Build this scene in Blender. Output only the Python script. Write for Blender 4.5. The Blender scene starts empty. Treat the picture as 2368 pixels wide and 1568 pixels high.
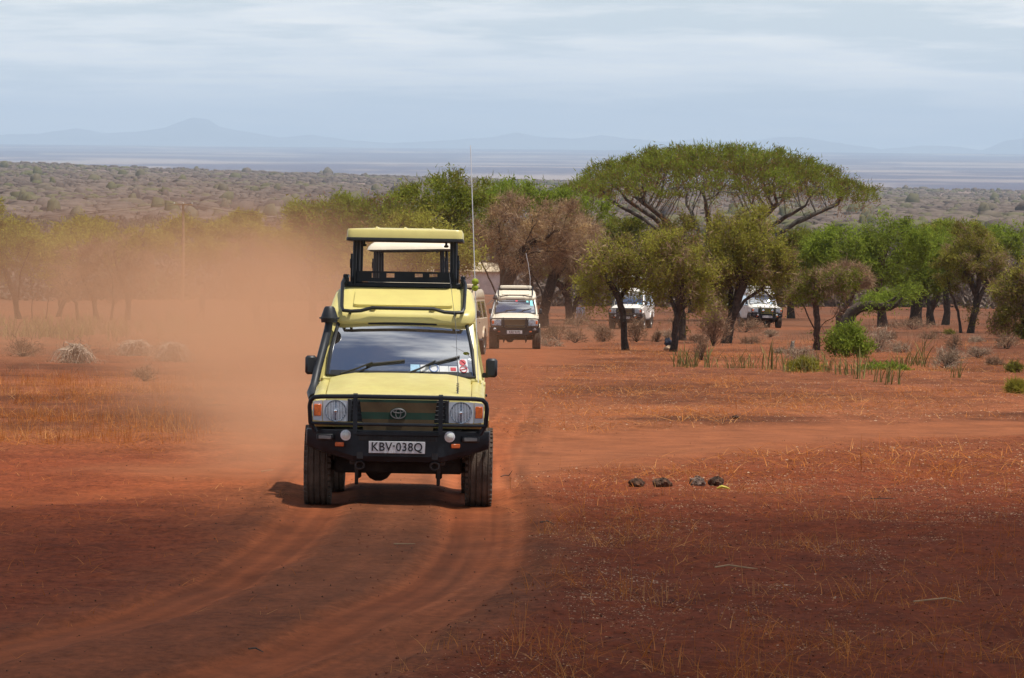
import bpy, bmesh, math, random
import numpy as np
from mathutils import Vector, Matrix, Euler

scene = bpy.context.scene
COL = scene.collection
rad = math.radians

# ------------------------------------------------------------------ camera
FPX, CX, CY = 12036.0, 1183.5, 784.0      # focal length and centre of a 2367 px wide frame
PITCH, ROLL, EYE = rad(2.081), rad(0.56), 3.5
cam_d = bpy.data.cameras.new("camera")
cam = bpy.data.objects.new("camera", cam_d)
COL.objects.link(cam)
cam_d.sensor_width = 23.6
cam_d.lens = 120.0
cam_d.clip_start = 1.0
cam_d.clip_end = 200000.0
CAMROT = Matrix.Rotation(math.pi / 2 - PITCH, 3, 'X') @ Matrix.Rotation(ROLL, 3, 'Z')
cam.matrix_world = Matrix.Translation((0, 0, EYE)) @ CAMROT.to_4x4()
scene.camera = cam

OFFS = (8.1, 4.4, 1.0)
# ------------------------------------------------------------------ sky, sun, exposure
SUN = Vector((0.285, -0.10, 0.953)).normalized()
SUN_EL, SUN_AZ = math.asin(SUN.z), math.atan2(SUN.x, SUN.y)
world = bpy.data.worlds.new("World")
scene.world = world
world.use_nodes = True
wn, wl = world.node_tree.nodes, world.node_tree.links
wn.clear()
def wnode(t, **k):
    n = wn.new(t)
    for a, b in k.items():
        setattr(n, a, b)
    return n
def wmath(op, a, b=None, clamp=False):
    n = wnode('ShaderNodeMath', operation=op, use_clamp=clamp)
    for i, v in enumerate((a, b)):
        if v is None: continue
        if isinstance(v, (int, float)): n.inputs[i].default_value = v
        else: wl.new(v, n.inputs[i])
    return n.outputs[0]
sky = wnode('ShaderNodeTexSky', sky_type='NISHITA', sun_disc=False, sun_elevation=SUN_EL, sun_rotation=SUN_AZ,
            altitude=1200, air_density=1.0, dust_density=0.4, ozone_density=1.0)
tc = wnode('ShaderNodeTexCoord')
sx = wnode('ShaderNodeSeparateXYZ'); wl.new(tc.outputs['Generated'], sx.inputs[0])
zz = wmath('ADD', wmath('MAXIMUM', sx.outputs[2], 0.0), 0.085)
cb = wnode('ShaderNodeCombineXYZ')
wl.new(wmath('DIVIDE', sx.outputs[0], zz), cb.inputs[0]); wl.new(wmath('DIVIDE', sx.outputs[1], zz), cb.inputs[1])
def wnoise(scale, detail, rough, off):
    m = wnode('ShaderNodeMapping'); m.inputs['Location'].default_value = off
    wl.new(cb.outputs[0], m.inputs[0])
    n = wnode('ShaderNodeTexNoise'); n.inputs['Scale'].default_value = scale
    n.inputs['Detail'].default_value = detail; n.inputs['Roughness'].default_value = rough
    wl.new(m.outputs[0], n.inputs['Vector'])
    return n.outputs[0]
def wmap(v, a, b, c=0.0, d=1.0):
    n = wnode('ShaderNodeMapRange', interpolation_type='SMOOTHSTEP')
    for i, q in enumerate((a, b, c, d)): n.inputs[i + 1].default_value = q
    wl.new(v, n.inputs[0]); return n.outputs[0]
# broken cloud: seen edge-on towards the horizon the gaps close up, overhead they open
lift = wmath('MULTIPLY', wmath('POWER', wmath('SUBTRACT', 1.0, wmath('MAXIMUM', sx.outputs[2], 0.0), True), 6.0), 0.13)
cover = wmap(wmath('ADD', wnoise(1.5, 9, 0.57, (8.1, 4.4, 1)), lift), 0.50, 0.66)
shade = wmap(wnoise(3.3, 8, 0.58, (11.3, 2.9, 4)), 0.25, 0.75)
ccol = wnode('ShaderNodeMix', data_type='RGBA')
wl.new(shade, ccol.inputs[0])
ccol.inputs[6].default_value = (11.6, 12.1, 12.4, 1)
ccol.inputs[7].default_value = (15.2, 14.8, 14.1, 1)
mixs = wnode('ShaderNodeMix', data_type='RGBA')
wl.new(wmath('MULTIPLY', cover, 0.88), mixs.inputs[0])
# thin high veil, thicker along a low line of sight
veil = wnode('ShaderNodeMix', data_type='RGBA')
wl.new(wmath('MULTIPLY', wmath('POWER', wmath('SUBTRACT', 1.0, wmath('MAXIMUM', sx.outputs[2], 0.0), True), 8.0), 0.80), veil.inputs[0])
wl.new(sky.outputs[0], veil.inputs[6]); veil.inputs[7].default_value = (10.4, 11.6, 12.9, 1)
wl.new(veil.outputs[2], mixs.inputs[6]); wl.new(ccol.outputs[2], mixs.inputs[7])
bg = wnode('ShaderNodeBackground'); bg.inputs[1].default_value = 0.08
wl.new(mixs.outputs[2], bg.inputs[0])
wo = wnode('ShaderNodeOutputWorld'); wl.new(bg.outputs[0], wo.inputs[0])

sun_d = bpy.data.lights.new("sun", 'SUN')
sun_d.energy = 5.0; sun_d.angle = rad(0.53); sun_d.color = (1.0, 0.945, 0.86)
sun_o = bpy.data.objects.new("sun", sun_d); COL.objects.link(sun_o)
sun_o.rotation_euler = SUN.to_track_quat('Z', 'Y').to_euler()
sun_o.location = (40, -20, 120)

scene.view_settings.view_transform = 'Standard'
scene.view_settings.look = 'None'
scene.view_settings.exposure = 0.0
scene.view_settings.gamma = 1.0
scene.view_settings.use_curve_mapping = False
cy = scene.cycles
cy.use_denoising = True
cy.max_bounces = 6; cy.diffuse_bounces = 3; cy.glossy_bounces = 3; cy.transmission_bounces = 4
cy.transparent_max_bounces = 12; cy.volume_bounces = 2
cy.volume_step_rate = 1.0; cy.volume_max_steps = 256
cy.sample_clamp_indirect = 6.0

# ------------------------------------------------------------------ tagging helpers
def tag(o, label=None, cat=None, group=None, kind=None):
    if label: o['label'] = label
    if cat: o['category'] = cat
    if group: o['group'] = group
    if kind: o['kind'] = kind
    return o
def thing(name, label, cat, loc=(0, 0, 0), rot=None, group=None):
    o = bpy.data.objects.new(name, None); COL.objects.link(o)
    o.empty_display_size = 0.3
    o.location = loc
    if rot is not None: o.rotation_euler = rot
    return tag(o, label, cat, group)
def copy_tree(o, parent=None):
    c = o.copy(); COL.objects.link(c)
    if parent: c.parent = parent
    for ch in o.children: copy_tree(ch, c)
    return c

# ------------------------------------------------------------------ materials
def mat_new(name):
    m = bpy.data.materials.new(name); m.use_nodes = True
    nt = m.node_tree
    return m, nt.nodes, nt.links, nt.nodes['Principled BSDF']
def noise_mix(n, l, vec, scale, c1, c2, lo=0.35, hi=0.65, detail=4, rough=0.6):
    t = n.new('ShaderNodeTexNoise'); t.inputs['Scale'].default_value = scale
    t.inputs['Detail'].default_value = detail; t.inputs['Roughness'].default_value = rough
    if vec: l.new(vec, t.inputs['Vector'])
    r = n.new('ShaderNodeMapRange'); r.inputs[1].default_value = lo; r.inputs[2].default_value = hi
    l.new(t.outputs[0], r.inputs[0])
    m = n.new('ShaderNodeMix'); m.data_type = 'RGBA'
    l.new(r.outputs[0], m.inputs[0])
    for i, c in ((6, c1), (7, c2)):
        if isinstance(c, tuple): m.inputs[i].default_value = (*c, 1)
        else: l.new(c, m.inputs[i])
    return m.outputs[2], t.outputs[0]
def simple(name, col, rough=0.6, metal=0.0, var=0.15, scale=12.0, spec=0.5, bump=0.0, bscale=80.0):
    m, n, l, p = mat_new(name)
    tcn = n.new('ShaderNodeTexCoord')
    c2 = tuple(min(1, c * (1 + var)) for c in col); c1 = tuple(c * (1 - var) for c in col)
    out, _ = noise_mix(n, l, tcn.outputs['Object'], scale, c1, c2)
    l.new(out, p.inputs['Base Color'])
    p.inputs['Roughness'].default_value = rough; p.inputs['Metallic'].default_value = metal
    p.inputs['Specular IOR Level'].default_value = spec
    if bump:
        t = n.new('ShaderNodeTexNoise'); t.inputs['Scale'].default_value = bscale; t.inputs['Detail'].default_value = 4
        l.new(tcn.outputs['Object'], t.inputs['Vector'])
        b = n.new('ShaderNodeBump'); b.inputs['Strength'].default_value = bump; b.inputs['Distance'].default_value = 0.02
        l.new(t.outputs[0], b.inputs['Height']); l.new(b.outputs[0], p.inputs['Normal'])
    return m
DUSTC = (0.36, 0.15, 0.075)
def paint(name, col, dust=0.35):
    m, n, l, p = mat_new(name)
    tcn = n.new('ShaderNodeTexCoord'); ob = tcn.outputs['Object']
    base, _ = noise_mix(n, l, ob, 1.7, tuple(c * 0.94 for c in col), tuple(min(1, c * 1.05) for c in col))
    # settled road dust: patchy, heavier on the sills and lower panels where the wheels throw it
    s = n.new('ShaderNodeSeparateXYZ'); l.new(ob, s.inputs[0])
    low = n.new('ShaderNodeMapRange'); l.new(s.outputs[2], low.inputs[0])
    low.inputs[1].default_value = 1.5; low.inputs[2].default_value = 0.5; low.inputs[3].default_value = 0.30; low.inputs[4].default_value = 1.0
    t = n.new('ShaderNodeTexNoise'); t.inputs['Scale'].default_value = 5; t.inputs['Detail'].default_value = 7; t.inputs['Roughness'].default_value = 0.65
    l.new(ob, t.inputs['Vector'])
    r = n.new('ShaderNodeMapRange'); l.new(t.outputs[0], r.inputs[0]); r.inputs[1].default_value = 0.35; r.inputs[2].default_value = 0.75
    mu = n.new('ShaderNodeMath'); mu.operation = 'MULTIPLY'; l.new(low.outputs[0], mu.inputs[0]); l.new(r.outputs[0], mu.inputs[1])
    mu2 = n.new('ShaderNodeMath'); mu2.operation = 'MULTIPLY'; mu2.use_clamp = True; l.new(mu.outputs[0], mu2.inputs[0]); mu2.inputs[1].default_value = dust
    mx = n.new('ShaderNodeMix'); mx.data_type = 'RGBA'; l.new(mu2.outputs[0], mx.inputs[0]); l.new(base, mx.inputs[6]); mx.inputs[7].default_value = (*DUSTC, 1)
    l.new(mx.outputs[2], p.inputs['Base Color'])
    ro = n.new('ShaderNodeMapRange'); l.new(mu2.outputs[0], ro.inputs[0]); ro.inputs[3].default_value = 0.32; ro.inputs[4].default_value = 0.8
    l.new(ro.outputs[0], p.inputs['Roughness'])
    b = n.new('ShaderNodeBump'); b.inputs['Strength'].default_value = 0.06; b.inputs['Distance'].default_value = 0.03
    t2 = n.new('ShaderNodeTexNoise'); t2.inputs['Scale'].default_value = 3.0; t2.inputs['Detail'].default_value = 2
    l.new(ob, t2.inputs['Vector']); l.new(t2.outputs[0], b.inputs['Height']); l.new(b.outputs[0], p.inputs['Normal'])
    return m
def glass(name, tint, fres=1.45):
    m, n, l, p = mat_new(name)
    n.remove(p)
    out = n['Material Output']
    tr = n.new('ShaderNodeBsdfTransparent'); tr.inputs[0].default_value = (*tint, 1)
    gl = n.new('ShaderNodeBsdfGlossy'); gl.inputs['Roughness'].default_value = 0.004; gl.inputs[0].default_value = (0.95, 0.97, 1, 1)
    df = n.new('ShaderNodeBsdfDiffuse'); df.inputs[0].default_value = (0.42, 0.30, 0.22, 1)
    fr = n.new('ShaderNodeFresnel'); fr.inputs[0].default_value = fres
    ad = n.new('ShaderNodeMath'); ad.operation = 'MULTIPLY_ADD'; ad.use_clamp = True
    l.new(fr.outputs[0], ad.inputs[0]); ad.inputs[1].default_value = 2.2; ad.inputs[2].default_value = 0.55
    m1 = n.new('ShaderNodeMixShader'); l.new(ad.outputs[0], m1.inputs[0]); l.new(tr.outputs[0], m1.inputs[1]); l.new(gl.outputs[0], m1.inputs[2])
    tcn = n.new('ShaderNodeTexCoord')
    t = n.new('ShaderNodeTexNoise'); t.inputs['Scale'].default_value = 2.2; t.inputs['Detail'].default_value = 6
    l.new(tcn.outputs['Object'], t.inputs['Vector'])
    r = n.new('ShaderNodeMapRange'); l.new(t.outputs[0], r.inputs[0]); r.inputs[1].default_value = 0.35; r.inputs[2].default_value = 0.8
    r.inputs[3].default_value = 0.02; r.inputs[4].default_value = 0.10
    m2 = n.new('ShaderNodeMixShader'); l.new(r.outputs[0], m2.inputs[0]); l.new(m1.outputs[0], m2.inputs[1]); l.new(df.outputs[0], m2.inputs[2])
    l.new(m2.outputs[0], out.inputs[0])
    return m
def leafmat(name, c1, c2, c3, trans=0.35, big=0.5):
    """Foliage: colour differs from clump to clump and from leaf to leaf (attribute 'tint')."""
    m, n, l, p = mat_new(name)
    out = n['Material Output']; n.remove(p)
    tcn = n.new('ShaderNodeTexCoord')
    a = n.new('ShaderNodeAttribute'); a.attribute_name = 'tint'
    t = n.new('ShaderNodeTexNoise'); t.inputs['Scale'].default_value = big; t.inputs['Detail'].default_value = 3
    l.new(tcn.outputs['Object'], t.inputs['Vector'])
    ad = n.new('ShaderNodeMath'); ad.operation = 'MULTIPLY_ADD'; l.new(t.outputs[0], ad.inputs[0]); ad.inputs[1].default_value = 1.3
    sc = n.new('ShaderNodeMath'); sc.operation = 'MULTIPLY_ADD'; l.new(a.outputs['Fac'], sc.inputs[0]); sc.inputs[1].default_value = 0.7; sc.inputs[2].default_value = -0.5
    l.new(sc.outputs[0], ad.inputs[2])
    cr = n.new('ShaderNodeValToRGB'); l.new(ad.outputs[0], cr.inputs[0])
    e = cr.color_ramp.elements
    e[0].position = 0.12; e[0].color = (*c1, 1); e[1].position = 0.5; e[1].color = (*c2, 1)
    e2 = e.new(0.88); e2.color = (*c3, 1)
    df = n.new('ShaderNodeBsdfDiffuse'); l.new(cr.outputs[0], df.inputs[0])
    tl = n.new('ShaderNodeBsdfTranslucent'); l.new(cr.outputs[0], tl.inputs[0])
    mx = n.new('ShaderNodeMixShader'); mx.inputs[0].default_value = trans
    l.new(df.outputs[0], mx.inputs[1]); l.new(tl.outputs[0], mx.inputs[2]); l.new(mx.outputs[0], out.inputs[0])
    return m
M = {}
M['bark'] = simple('bark', (0.066, 0.045, 0.032), 0.95, var=0.45, scale=9, bump=0.8, bscale=25)
M['bark_red'] = simple('bark_red', (0.095, 0.055, 0.036), 0.95, var=0.4, scale=9, bump=0.8, bscale=25)
M['bark_pale'] = simple('bark_pale', (0.095, 0.082, 0.068), 0.95, var=0.55, scale=2.5, bump=0.6, bscale=20)
M['leaf_green'] = leafmat('leaf_green', (0.17, 0.12, 0.035), (0.19, 0.22, 0.032), (0.30, 0.34, 0.05), .5)
M['leaf_bright'] = leafmat('leaf_bright', (0.13, 0.135, 0.03), (0.21, 0.265, 0.036), (0.34, 0.42, 0.06), .5)
M['leaf_olive'] = leafmat('leaf_olive', (0.20, 0.14, 0.045), (0.315, 0.30, 0.052), (0.50, 0.48, 0.085), .55)
M['leaf_dark'] = leafmat('leaf_dark', (0.13, 0.085, 0.036), (0.19, 0.175, 0.036), (0.33, 0.31, 0.055), .5)
M['leaf_brown'] = leafmat('leaf_brown', (0.27, 0.165, 0.095), (0.44, 0.29, 0.155), (0.60, 0.43, 0.22), .35)
M['leaf_yellow'] = leafmat('leaf_yellow', (0.22, 0.18, 0.035), (0.30, 0.27, 0.045), (0.40, 0.37, 0.06), .45)
M['leaf_rust'] = leafmat('leaf_rust', (0.17, 0.085, 0.05), (0.26, 0.14, 0.075), (0.36, 0.22, 0.095), .3)
M['twig'] = leafmat('twig', (0.17, 0.10, 0.062), (0.28, 0.175, 0.11), (0.44, 0.31, 0.20), 0.2)
M['twig_grey'] = leafmat('twig_grey', (0.24, 0.165, 0.11), (0.38, 0.275, 0.19), (0.54, 0.42, 0.31), 0.2)
M['straw'] = leafmat('straw', (0.36, 0.105, 0.026), (0.52, 0.185, 0.045), (0.66, 0.35, 0.14), 0.25, 0.35)
M['litter'] = leafmat('litter', (0.32, 0.16, 0.08), (0.46, 0.28, 0.16), (0.62, 0.46, 0.33), 0.1, 0.35)
M['spiky'] = leafmat('spiky', (0.15, 0.13, 0.05), (0.25, 0.225, 0.08), (0.42, 0.38, 0.15), 0.2, 1.2)
M['blossom'] = leafmat('blossom', (0.45, 0.05, 0.09), (0.55, 0.08, 0.13), (0.6, 0.15, 0.18), 0.3)
M['scrub'] = leafmat('scrub', (0.135, 0.102, 0.088), (0.205, 0.158, 0.130), (0.155, 0.145, 0.075), 0.2, 0.004)
M['yellow'] = paint('yellow_paint', (0.73, 0.635, 0.22), 0.50)
M['cream'] = paint('cream_paint', (0.80, 0.72, 0.56), 0.45)
M['beige'] = paint('beige_paint', (0.50, 0.40, 0.26), 0.6)
M['white'] = paint('white_paint', (0.82, 0.79, 0.72), 0.55)
M['black'] = simple('black_powder_coat', (0.011, 0.014, 0.019), 0.42, var=0.4, scale=6, spec=0.35)
M['plastic'] = simple('black_plastic', (0.020, 0.022, 0.026), 0.48, var=0.35, scale=7)
M['rubber'] = simple('rubber_seal', (0.018, 0.018, 0.019), 0.5, var=0.3)
M['tyre'] = simple('dusty_tyre', (0.105, 0.076, 0.056), 0.9, var=0.35, scale=7, bump=0.5, bscale=60)
M['under'] = simple('underbody', (0.035, 0.026, 0.022), 0.85, var=0.5, scale=6)
M['inner'] = simple('cab_lining', (0.035, 0.036, 0.040), 0.8, var=0.25)
M['dash'] = simple('dashboard', (0.10, 0.10, 0.10), 0.7, var=0.2)
M['seat'] = simple('seat_cloth', (0.10, 0.10, 0.115), 0.9, var=0.3)
M['chrome'] = simple('chrome', (0.82, 0.84, 0.87), 0.16, 1.0, 0.06)
M['lampwhite'] = simple('lamp_glass_white', (0.72, 0.74, 0.68), 0.15, 0.0, 0.05)
M['lampshell'] = simple('lamp_shell', (0.62, 0.66, 0.72), 0.22, 0.0, 0.08, spec=1.0)
M['lampdish'] = simple('lamp_dish', (0.24, 0.29, 0.36), 0.12, 0.15, 0.5, 60, spec=1.0)
M['lensrib'] = simple('lens_rib', (0.70, 0.76, 0.84), 0.2, 0, 0.1, spec=1.0)
M['amber'] = simple('amber_lens', (0.80, 0.16, 0.02), 0.18, 0.0, 0.25, 30)
M['orange'] = simple('orange_reflector', (0.60, 0.12, 0.02), 0.3, 0.0, 0.15, 30)
M['platewhite'] = simple('plate_white', (0.62, 0.62, 0.63), 0.45, 0.0, 0.10, 18)
M['ink'] = simple('plate_ink', (0.015, 0.015, 0.017), 0.5, 0.0, 0.1)
M['ball'] = simple('tennis_ball', (0.30, 0.36, 0.03), 0.95, 0.0, 0.2, 30)
M['whip'] = simple('white_antenna', (0.80, 0.80, 0.80), 0.5, 0, 0.05)
M['steel'] = simple('dull_steel', (0.25, 0.24, 0.23), 0.45, 0.8, 0.2)
M['glass'] = glass('windscreen_glass', (0.42, 0.46, 0.48))
M['glass_teal'] = glass('tinted_windscreen', (0.30, 0.55, 0.58))
M['sideglass'] = glass('side_glass', (0.18, 0.19, 0.20))
M['paper'] = simple('sticker_white', (0.75, 0.76, 0.78), 0.5, 0, 0.05)
M['paperblue'] = simple('sticker_blue', (0.38, 0.62, 0.80), 0.5, 0, 0.15, 40)
M['ringblue'] = simple('sticker_ring_blue', (0.16, 0.25, 0.55), 0.5, 0, 0.05)
M['paperred'] = simple('sticker_red', (0.62, 0.05, 0.07), 0.5, 0, 0.3, 60)
M['cyan'] = simple('sticker_cyan', (0.20, 0.70, 0.72), 0.5, 0, 0.1)
M['deadwood'] = simple('dead_branches', (0.44, 0.33, 0.24), 0.95, var=0.35, scale=8)
M['wood'] = simple('weathered_wood', (0.19, 0.155, 0.12), 0.9, var=0.4, scale=14, bump=0.5)
M['polewood'] = simple('pale_pole_wood', (0.36, 0.25, 0.14), 0.9, var=0.25, scale=6)
M['dung'] = simple('dung', (0.085, 0.042, 0.024), 1.0, var=0.75, scale=16, bump=1.0, bscale=45)
M['dunggrey'] = simple('dung_grey', (0.15, 0.10, 0.078), 1.0, var=0.7, scale=18, bump=1.0, bscale=45)
M['plaster'] = simple('whitewash', (0.62, 0.56, 0.54), 0.9, var=0.14, scale=1.2)
M['thatch'] = simple('thatch', (0.50, 0.40, 0.27), 1.0, var=0.3, scale=4, bump=0.7, bscale=20)
M['cloth'] = simple('pale_blue_cloth', (0.40, 0.42, 0.52), 0.9, var=0.15)
M['darkcloth'] = simple('dark_blue_cloth', (0.022, 0.026, 0.045), 0.9, var=0.3)
M['stone'] = simple('pale_stone', (0.36, 0.25, 0.16), 0.95, var=0.3)
M['skin'] = simple('skin', (0.085, 0.045, 0.03), 0.6, var=0.1)
M['redcloth'] = simple('red_headscarf', (0.42, 0.10, 0.10), 0.9, var=0.2)
M['shirt'] = simple('dark_shirt', (0.055, 0.040, 0.055), 0.9, var=0.2)
M['clod'] = simple('soil_clod', (0.20, 0.058, 0.028), 1.0, var=0.4, scale=3)
M['leafyellow'] = simple('fallen_leaf', (0.50, 0.42, 0.05), 0.7, var=0.2)

def cover_mat(name, bands):
    m, n, l, p = mat_new(name)
    tcn = n.new('ShaderNodeTexCoord'); s = n.new('ShaderNodeSeparateXYZ'); l.new(tcn.outputs['Object'], s.inputs[0])
    r = n.new('ShaderNodeMapRange'); r.inputs[1].default_value = 0.74; r.inputs[2].default_value = 1.08; l.new(s.outputs[2], r.inputs[0])
    cr = n.new('ShaderNodeValToRGB'); cr.color_ramp.interpolation = 'CONSTANT'; l.new(r.outputs[0], cr.inputs[0])
    e = cr.color_ramp.elements
    e[0].position, e[0].color = bands[0][0], (*bands[0][1], 1)
    e[1].position, e[1].color = bands[1][0], (*bands[1][1], 1)
    for q, c in bands[2:]:
        k = e.new(q); k.color = (*c, 1)
    c, _ = noise_mix(n, l, tcn.outputs['Object'], 40, cr.outputs[0], (0.06, 0.045, 0.03), 0.45, 1.2)
    l.new(c, p.inputs['Base Color']); p.inputs['Roughness'].default_value = 0.9
    return m
KH, GR = (0.115, 0.074, 0.034), (0.022, 0.062, 0.040)
M['cover'] = cover_mat('grille_canvas', [(0, KH), (0.42, GR), (0.62, KH), (0.90, GR)])
M['cover2'] = cover_mat('grille_canvas_brown', [(0, (0.13, 0.085, 0.04)), (0.5, (0.10, 0.062, 0.03))])
M['cover3'] = cover_mat('grille_canvas_green', [(0, (0.16, 0.13, 0.03)), (0.5, (0.13, 0.11, 0.025))])

# ------------------------------------------------------------------ mesh builder
def finish(me, mat, smooth=True, angle=38):
    if mat: me.materials.append(mat)
    if smooth:
        me.polygons.foreach_set('use_smooth', np.ones(len(me.polygons), dtype=bool))
        try: me.set_sharp_from_angle(angle=rad(angle))
        except Exception: pass
    me.update()
def link(name, me, parent=None, loc=None):
    o = bpy.data.objects.new(name, me); COL.objects.link(o)
    if parent: o.parent = parent
    if loc is not None: o.location = loc
    return o
class MB:
    def __init__(s): s.v, s.f = [], []
    def add(s, vs, fs):
        b = len(s.v); s.v.extend([tuple(v) for v in vs]); s.f.extend([tuple(i + b for i in f) for f in fs]); return s
    def box(s, c, d, ch=0.0, rot=None, taper=(1, 1)):
        hx, hy, hz = d[0] / 2, d[1] / 2, d[2] / 2
        ch = min(ch, hx * .98, hy * .98, hz * .98)
        R = rot.to_matrix() if isinstance(rot, Euler) else (rot or Matrix.Identity(3))
        vs, idx = [], {}
        for sx_ in (-1, 1):
            for sy_ in (-1, 1):
                for sz_ in (-1, 1):
                    tx, ty = (taper if sz_ > 0 else (1, 1))
                    if ch > 0:
                        for a in range(3):
                            p = [sx_ * (hx - ch), sy_ * (hy - ch), sz_ * (hz - ch)]
                            p[a] = (sx_ * hx, sy_ * hy, sz_ * hz)[a]
                            p[0] *= tx; p[1] *= ty
                            idx[(sx_, sy_, sz_, a)] = len(vs); vs.append(R @ Vector(p) + Vector(c))
                    else:
                        for a in range(3): idx[(sx_, sy_, sz_, a)] = len(vs)
                        vs.append(R @ Vector((sx_ * hx * tx, sy_ * hy * ty, sz_ * hz)) + Vector(c))
        fs = []
        def q(*k): fs.append([idx[i] for i in k])
        for e in (-1, 1):
            q((e, -1, -1, 0), (e, 1, -1, 0), (e, 1, 1, 0), (e, -1, 1, 0)) if e > 0 else q((e, -1, -1, 0), (e, -1, 1, 0), (e, 1, 1, 0), (e, 1, -1, 0))
            q((-1, e, -1, 1), (-1, e, 1, 1), (1, e, 1, 1), (1, e, -1, 1)) if e > 0 else q((-1, e, -1, 1), (1, e, -1, 1), (1, e, 1, 1), (-1, e, 1, 1))
            q((-1, -1, e, 2), (1, -1, e, 2), (1, 1, e, 2), (-1, 1, e, 2)) if e > 0 else q((-1, -1, e, 2), (-1, 1, e, 2), (1, 1, e, 2), (1, -1, e, 2))
        if ch > 0:
            for a in (-1, 1):
                for b in (-1, 1):
                    q((-1, a, b, 1), (-1, a, b, 2), (1, a, b, 2), (1, a, b, 1))
                    q((a, -1, b, 0), (a, -1, b, 2), (a, 1, b, 2), (a, 1, b, 0))
                    q((a, b, -1, 0), (a, b, -1, 1), (a, b, 1, 1), (a, b, 1, 0))
                    for c_ in (-1, 1): q((a, b, c_, 0), (a, b, c_, 1), (a, b, c_, 2))
        return s.add(vs, fs)
    def loft(s, rings, cap=True, closed=False):
        n = len(rings[0]); vs = [p for r in rings for p in r]; fs = []
        m = len(rings)
        for i in range(m if closed else m - 1):
            a, b = i * n, ((i + 1) % m) * n
            for j in range(n): fs.append((a + j, a + (j + 1) % n, b + (j + 1) % n, b + j))
        if cap and not closed:
            fs.append(tuple(range(n - 1, -1, -1))); fs.append(tuple((m - 1) * n + j for j in range(n)))
        return s.add(vs, fs)
    def tube(s, pts, r, n=8, cap=True, closed=False):
        pts = [Vector(p) for p in pts]; m = len(pts)
        rs = r if isinstance(r, (list, tuple)) else [r] * m
        rings, up = [], None
        for i in range(m):
            t = ((pts[(i + 1) % m] - pts[i - 1]) if closed else (pts[min(i + 1, m - 1)] - pts[max(i - 1, 0)])).normalized()
            if up is None:
                up = Vector((0, 0, 1)) if abs(t.z) < 0.9 else Vector((1, 0, 0))
            u = (up - t * up.dot(t)).normalized(); w = t.cross(u); up = u
            rings.append([pts[i] + (u * math.cos(a) + w * math.sin(a)) * rs[i] for a in [2 * math.pi * k / n for k in range(n)]])
        return s.loft(rings, cap, closed)
    def lathe(s, prof, n=24, axis='Z', c=(0, 0, 0), cap=False):
        rings = []
        for r, h in prof:
            ring = []
            for k in range(n):
                a = 2 * math.pi * k / n; x, y = r * math.cos(a), r * math.sin(a)
                p = {'Z': (x, y, h), 'X': (h, x, y), 'Y': (x, h, y)}[axis]
                ring.append(Vector(p) + Vector(c))
            rings.append(ring)
        return s.loft(rings, cap)
    def prism(s, poly, axis, a, b, ch=0.0):
        """poly in the plane across axis ('X': (y,z), 'Y': (x,z)); chamfered ends"""
        def ring(h, off):
            P = offset(poly, off) if off else poly
            return [((h, p[0], p[1]) if axis == 'X' else (p[0], h, p[1])) for p in P]
        if ch: rs = [ring(a, ch), ring(a + ch, 0), ring(b - ch, 0), ring(b, ch)]
        else: rs = [ring(a, 0), ring(b, 0)]
        return s.loft(rs)
    def build(s, name, mat, parent=None, smooth=True, angle=38, loc=None):
        me = bpy.data.meshes.new(name); me.from_pydata(s.v, [], s.f)
        bm = bmesh.new(); bm.from_mesh(me); bmesh.ops.recalc_face_normals(bm, faces=bm.faces); bm.to_mesh(me); bm.free()
        finish(me, mat, smooth, angle)
        return link(name, me, parent, loc)
def offset(poly, d):
    n = len(poly); out = []
    area = sum(poly[i][0] * poly[(i + 1) % n][1] - poly[(i + 1) % n][0] * poly[i][1] for i in range(n))
    sg = 1 if area > 0 else -1
    for i in range(n):
        a, b, c = Vector(poly[i - 1]), Vector(poly[i]), Vector(poly[(i + 1) % n])
        e1, e2 = (b - a).normalized(), (c - b).normalized()
        nn = Vector((-e1.y, e1.x)) + Vector((-e2.y, e2.x))
        if nn.length < 1e-6: nn = Vector((-e1.y, e1.x))
        nn.normalize()
        out.append(tuple(b + nn * d * sg))
    return out
def roundpoly(pts, r, n=5):
    out = []
    m = len(pts)
    for i in range(m):
        a, b, c = Vector(pts[i - 1]), Vector(pts[i]), Vector(pts[(i + 1) % m])
        k = min(r, (a - b).length * .49, (c - b).length * .49)
        p, q = b + (a - b).normalized() * k, b + (c - b).normalized() * k
        for t in range(n + 1):
            u = t / n
            out.append(tuple((1 - u) ** 2 * p + 2 * u * (1 - u) * b + u * u * q))
    return out
def rrect(x0, x1, y0, y1, z, r, n=5):
    return [(p[0], p[1], z) for p in roundpoly([(x0, y0), (x1, y0), (x1, y1), (x0, y1)], r, n)]
def fmesh(name, V, T, mat, tint=None, smooth=False):
    """triangle mesh from numpy arrays, with an optional per-vertex float 'tint'"""
    me = bpy.data.meshes.new(name)
    V = np.asarray(V, dtype=np.float32); T = np.asarray(T, dtype=np.int32)
    k = T.shape[1]
    me.vertices.add(len(V)); me.vertices.foreach_set('co', V.ravel())
    me.loops.add(T.size); me.loops.foreach_set('vertex_index', T.ravel())
    me.polygons.add(len(T)); me.polygons.foreach_set('loop_start', np.arange(0, T.size, k, dtype=np.int32))
    if tint is not None:
        a = me.attributes.new('tint', 'FLOAT', 'POINT'); a.data.foreach_set('value', np.asarray(tint, dtype=np.float32))
    if smooth: me.polygons.foreach_set('use_smooth', np.ones(len(T), dtype=bool))
    if mat: me.materials.append(mat)
    me.update(calc_edges=True)
    return me
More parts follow.
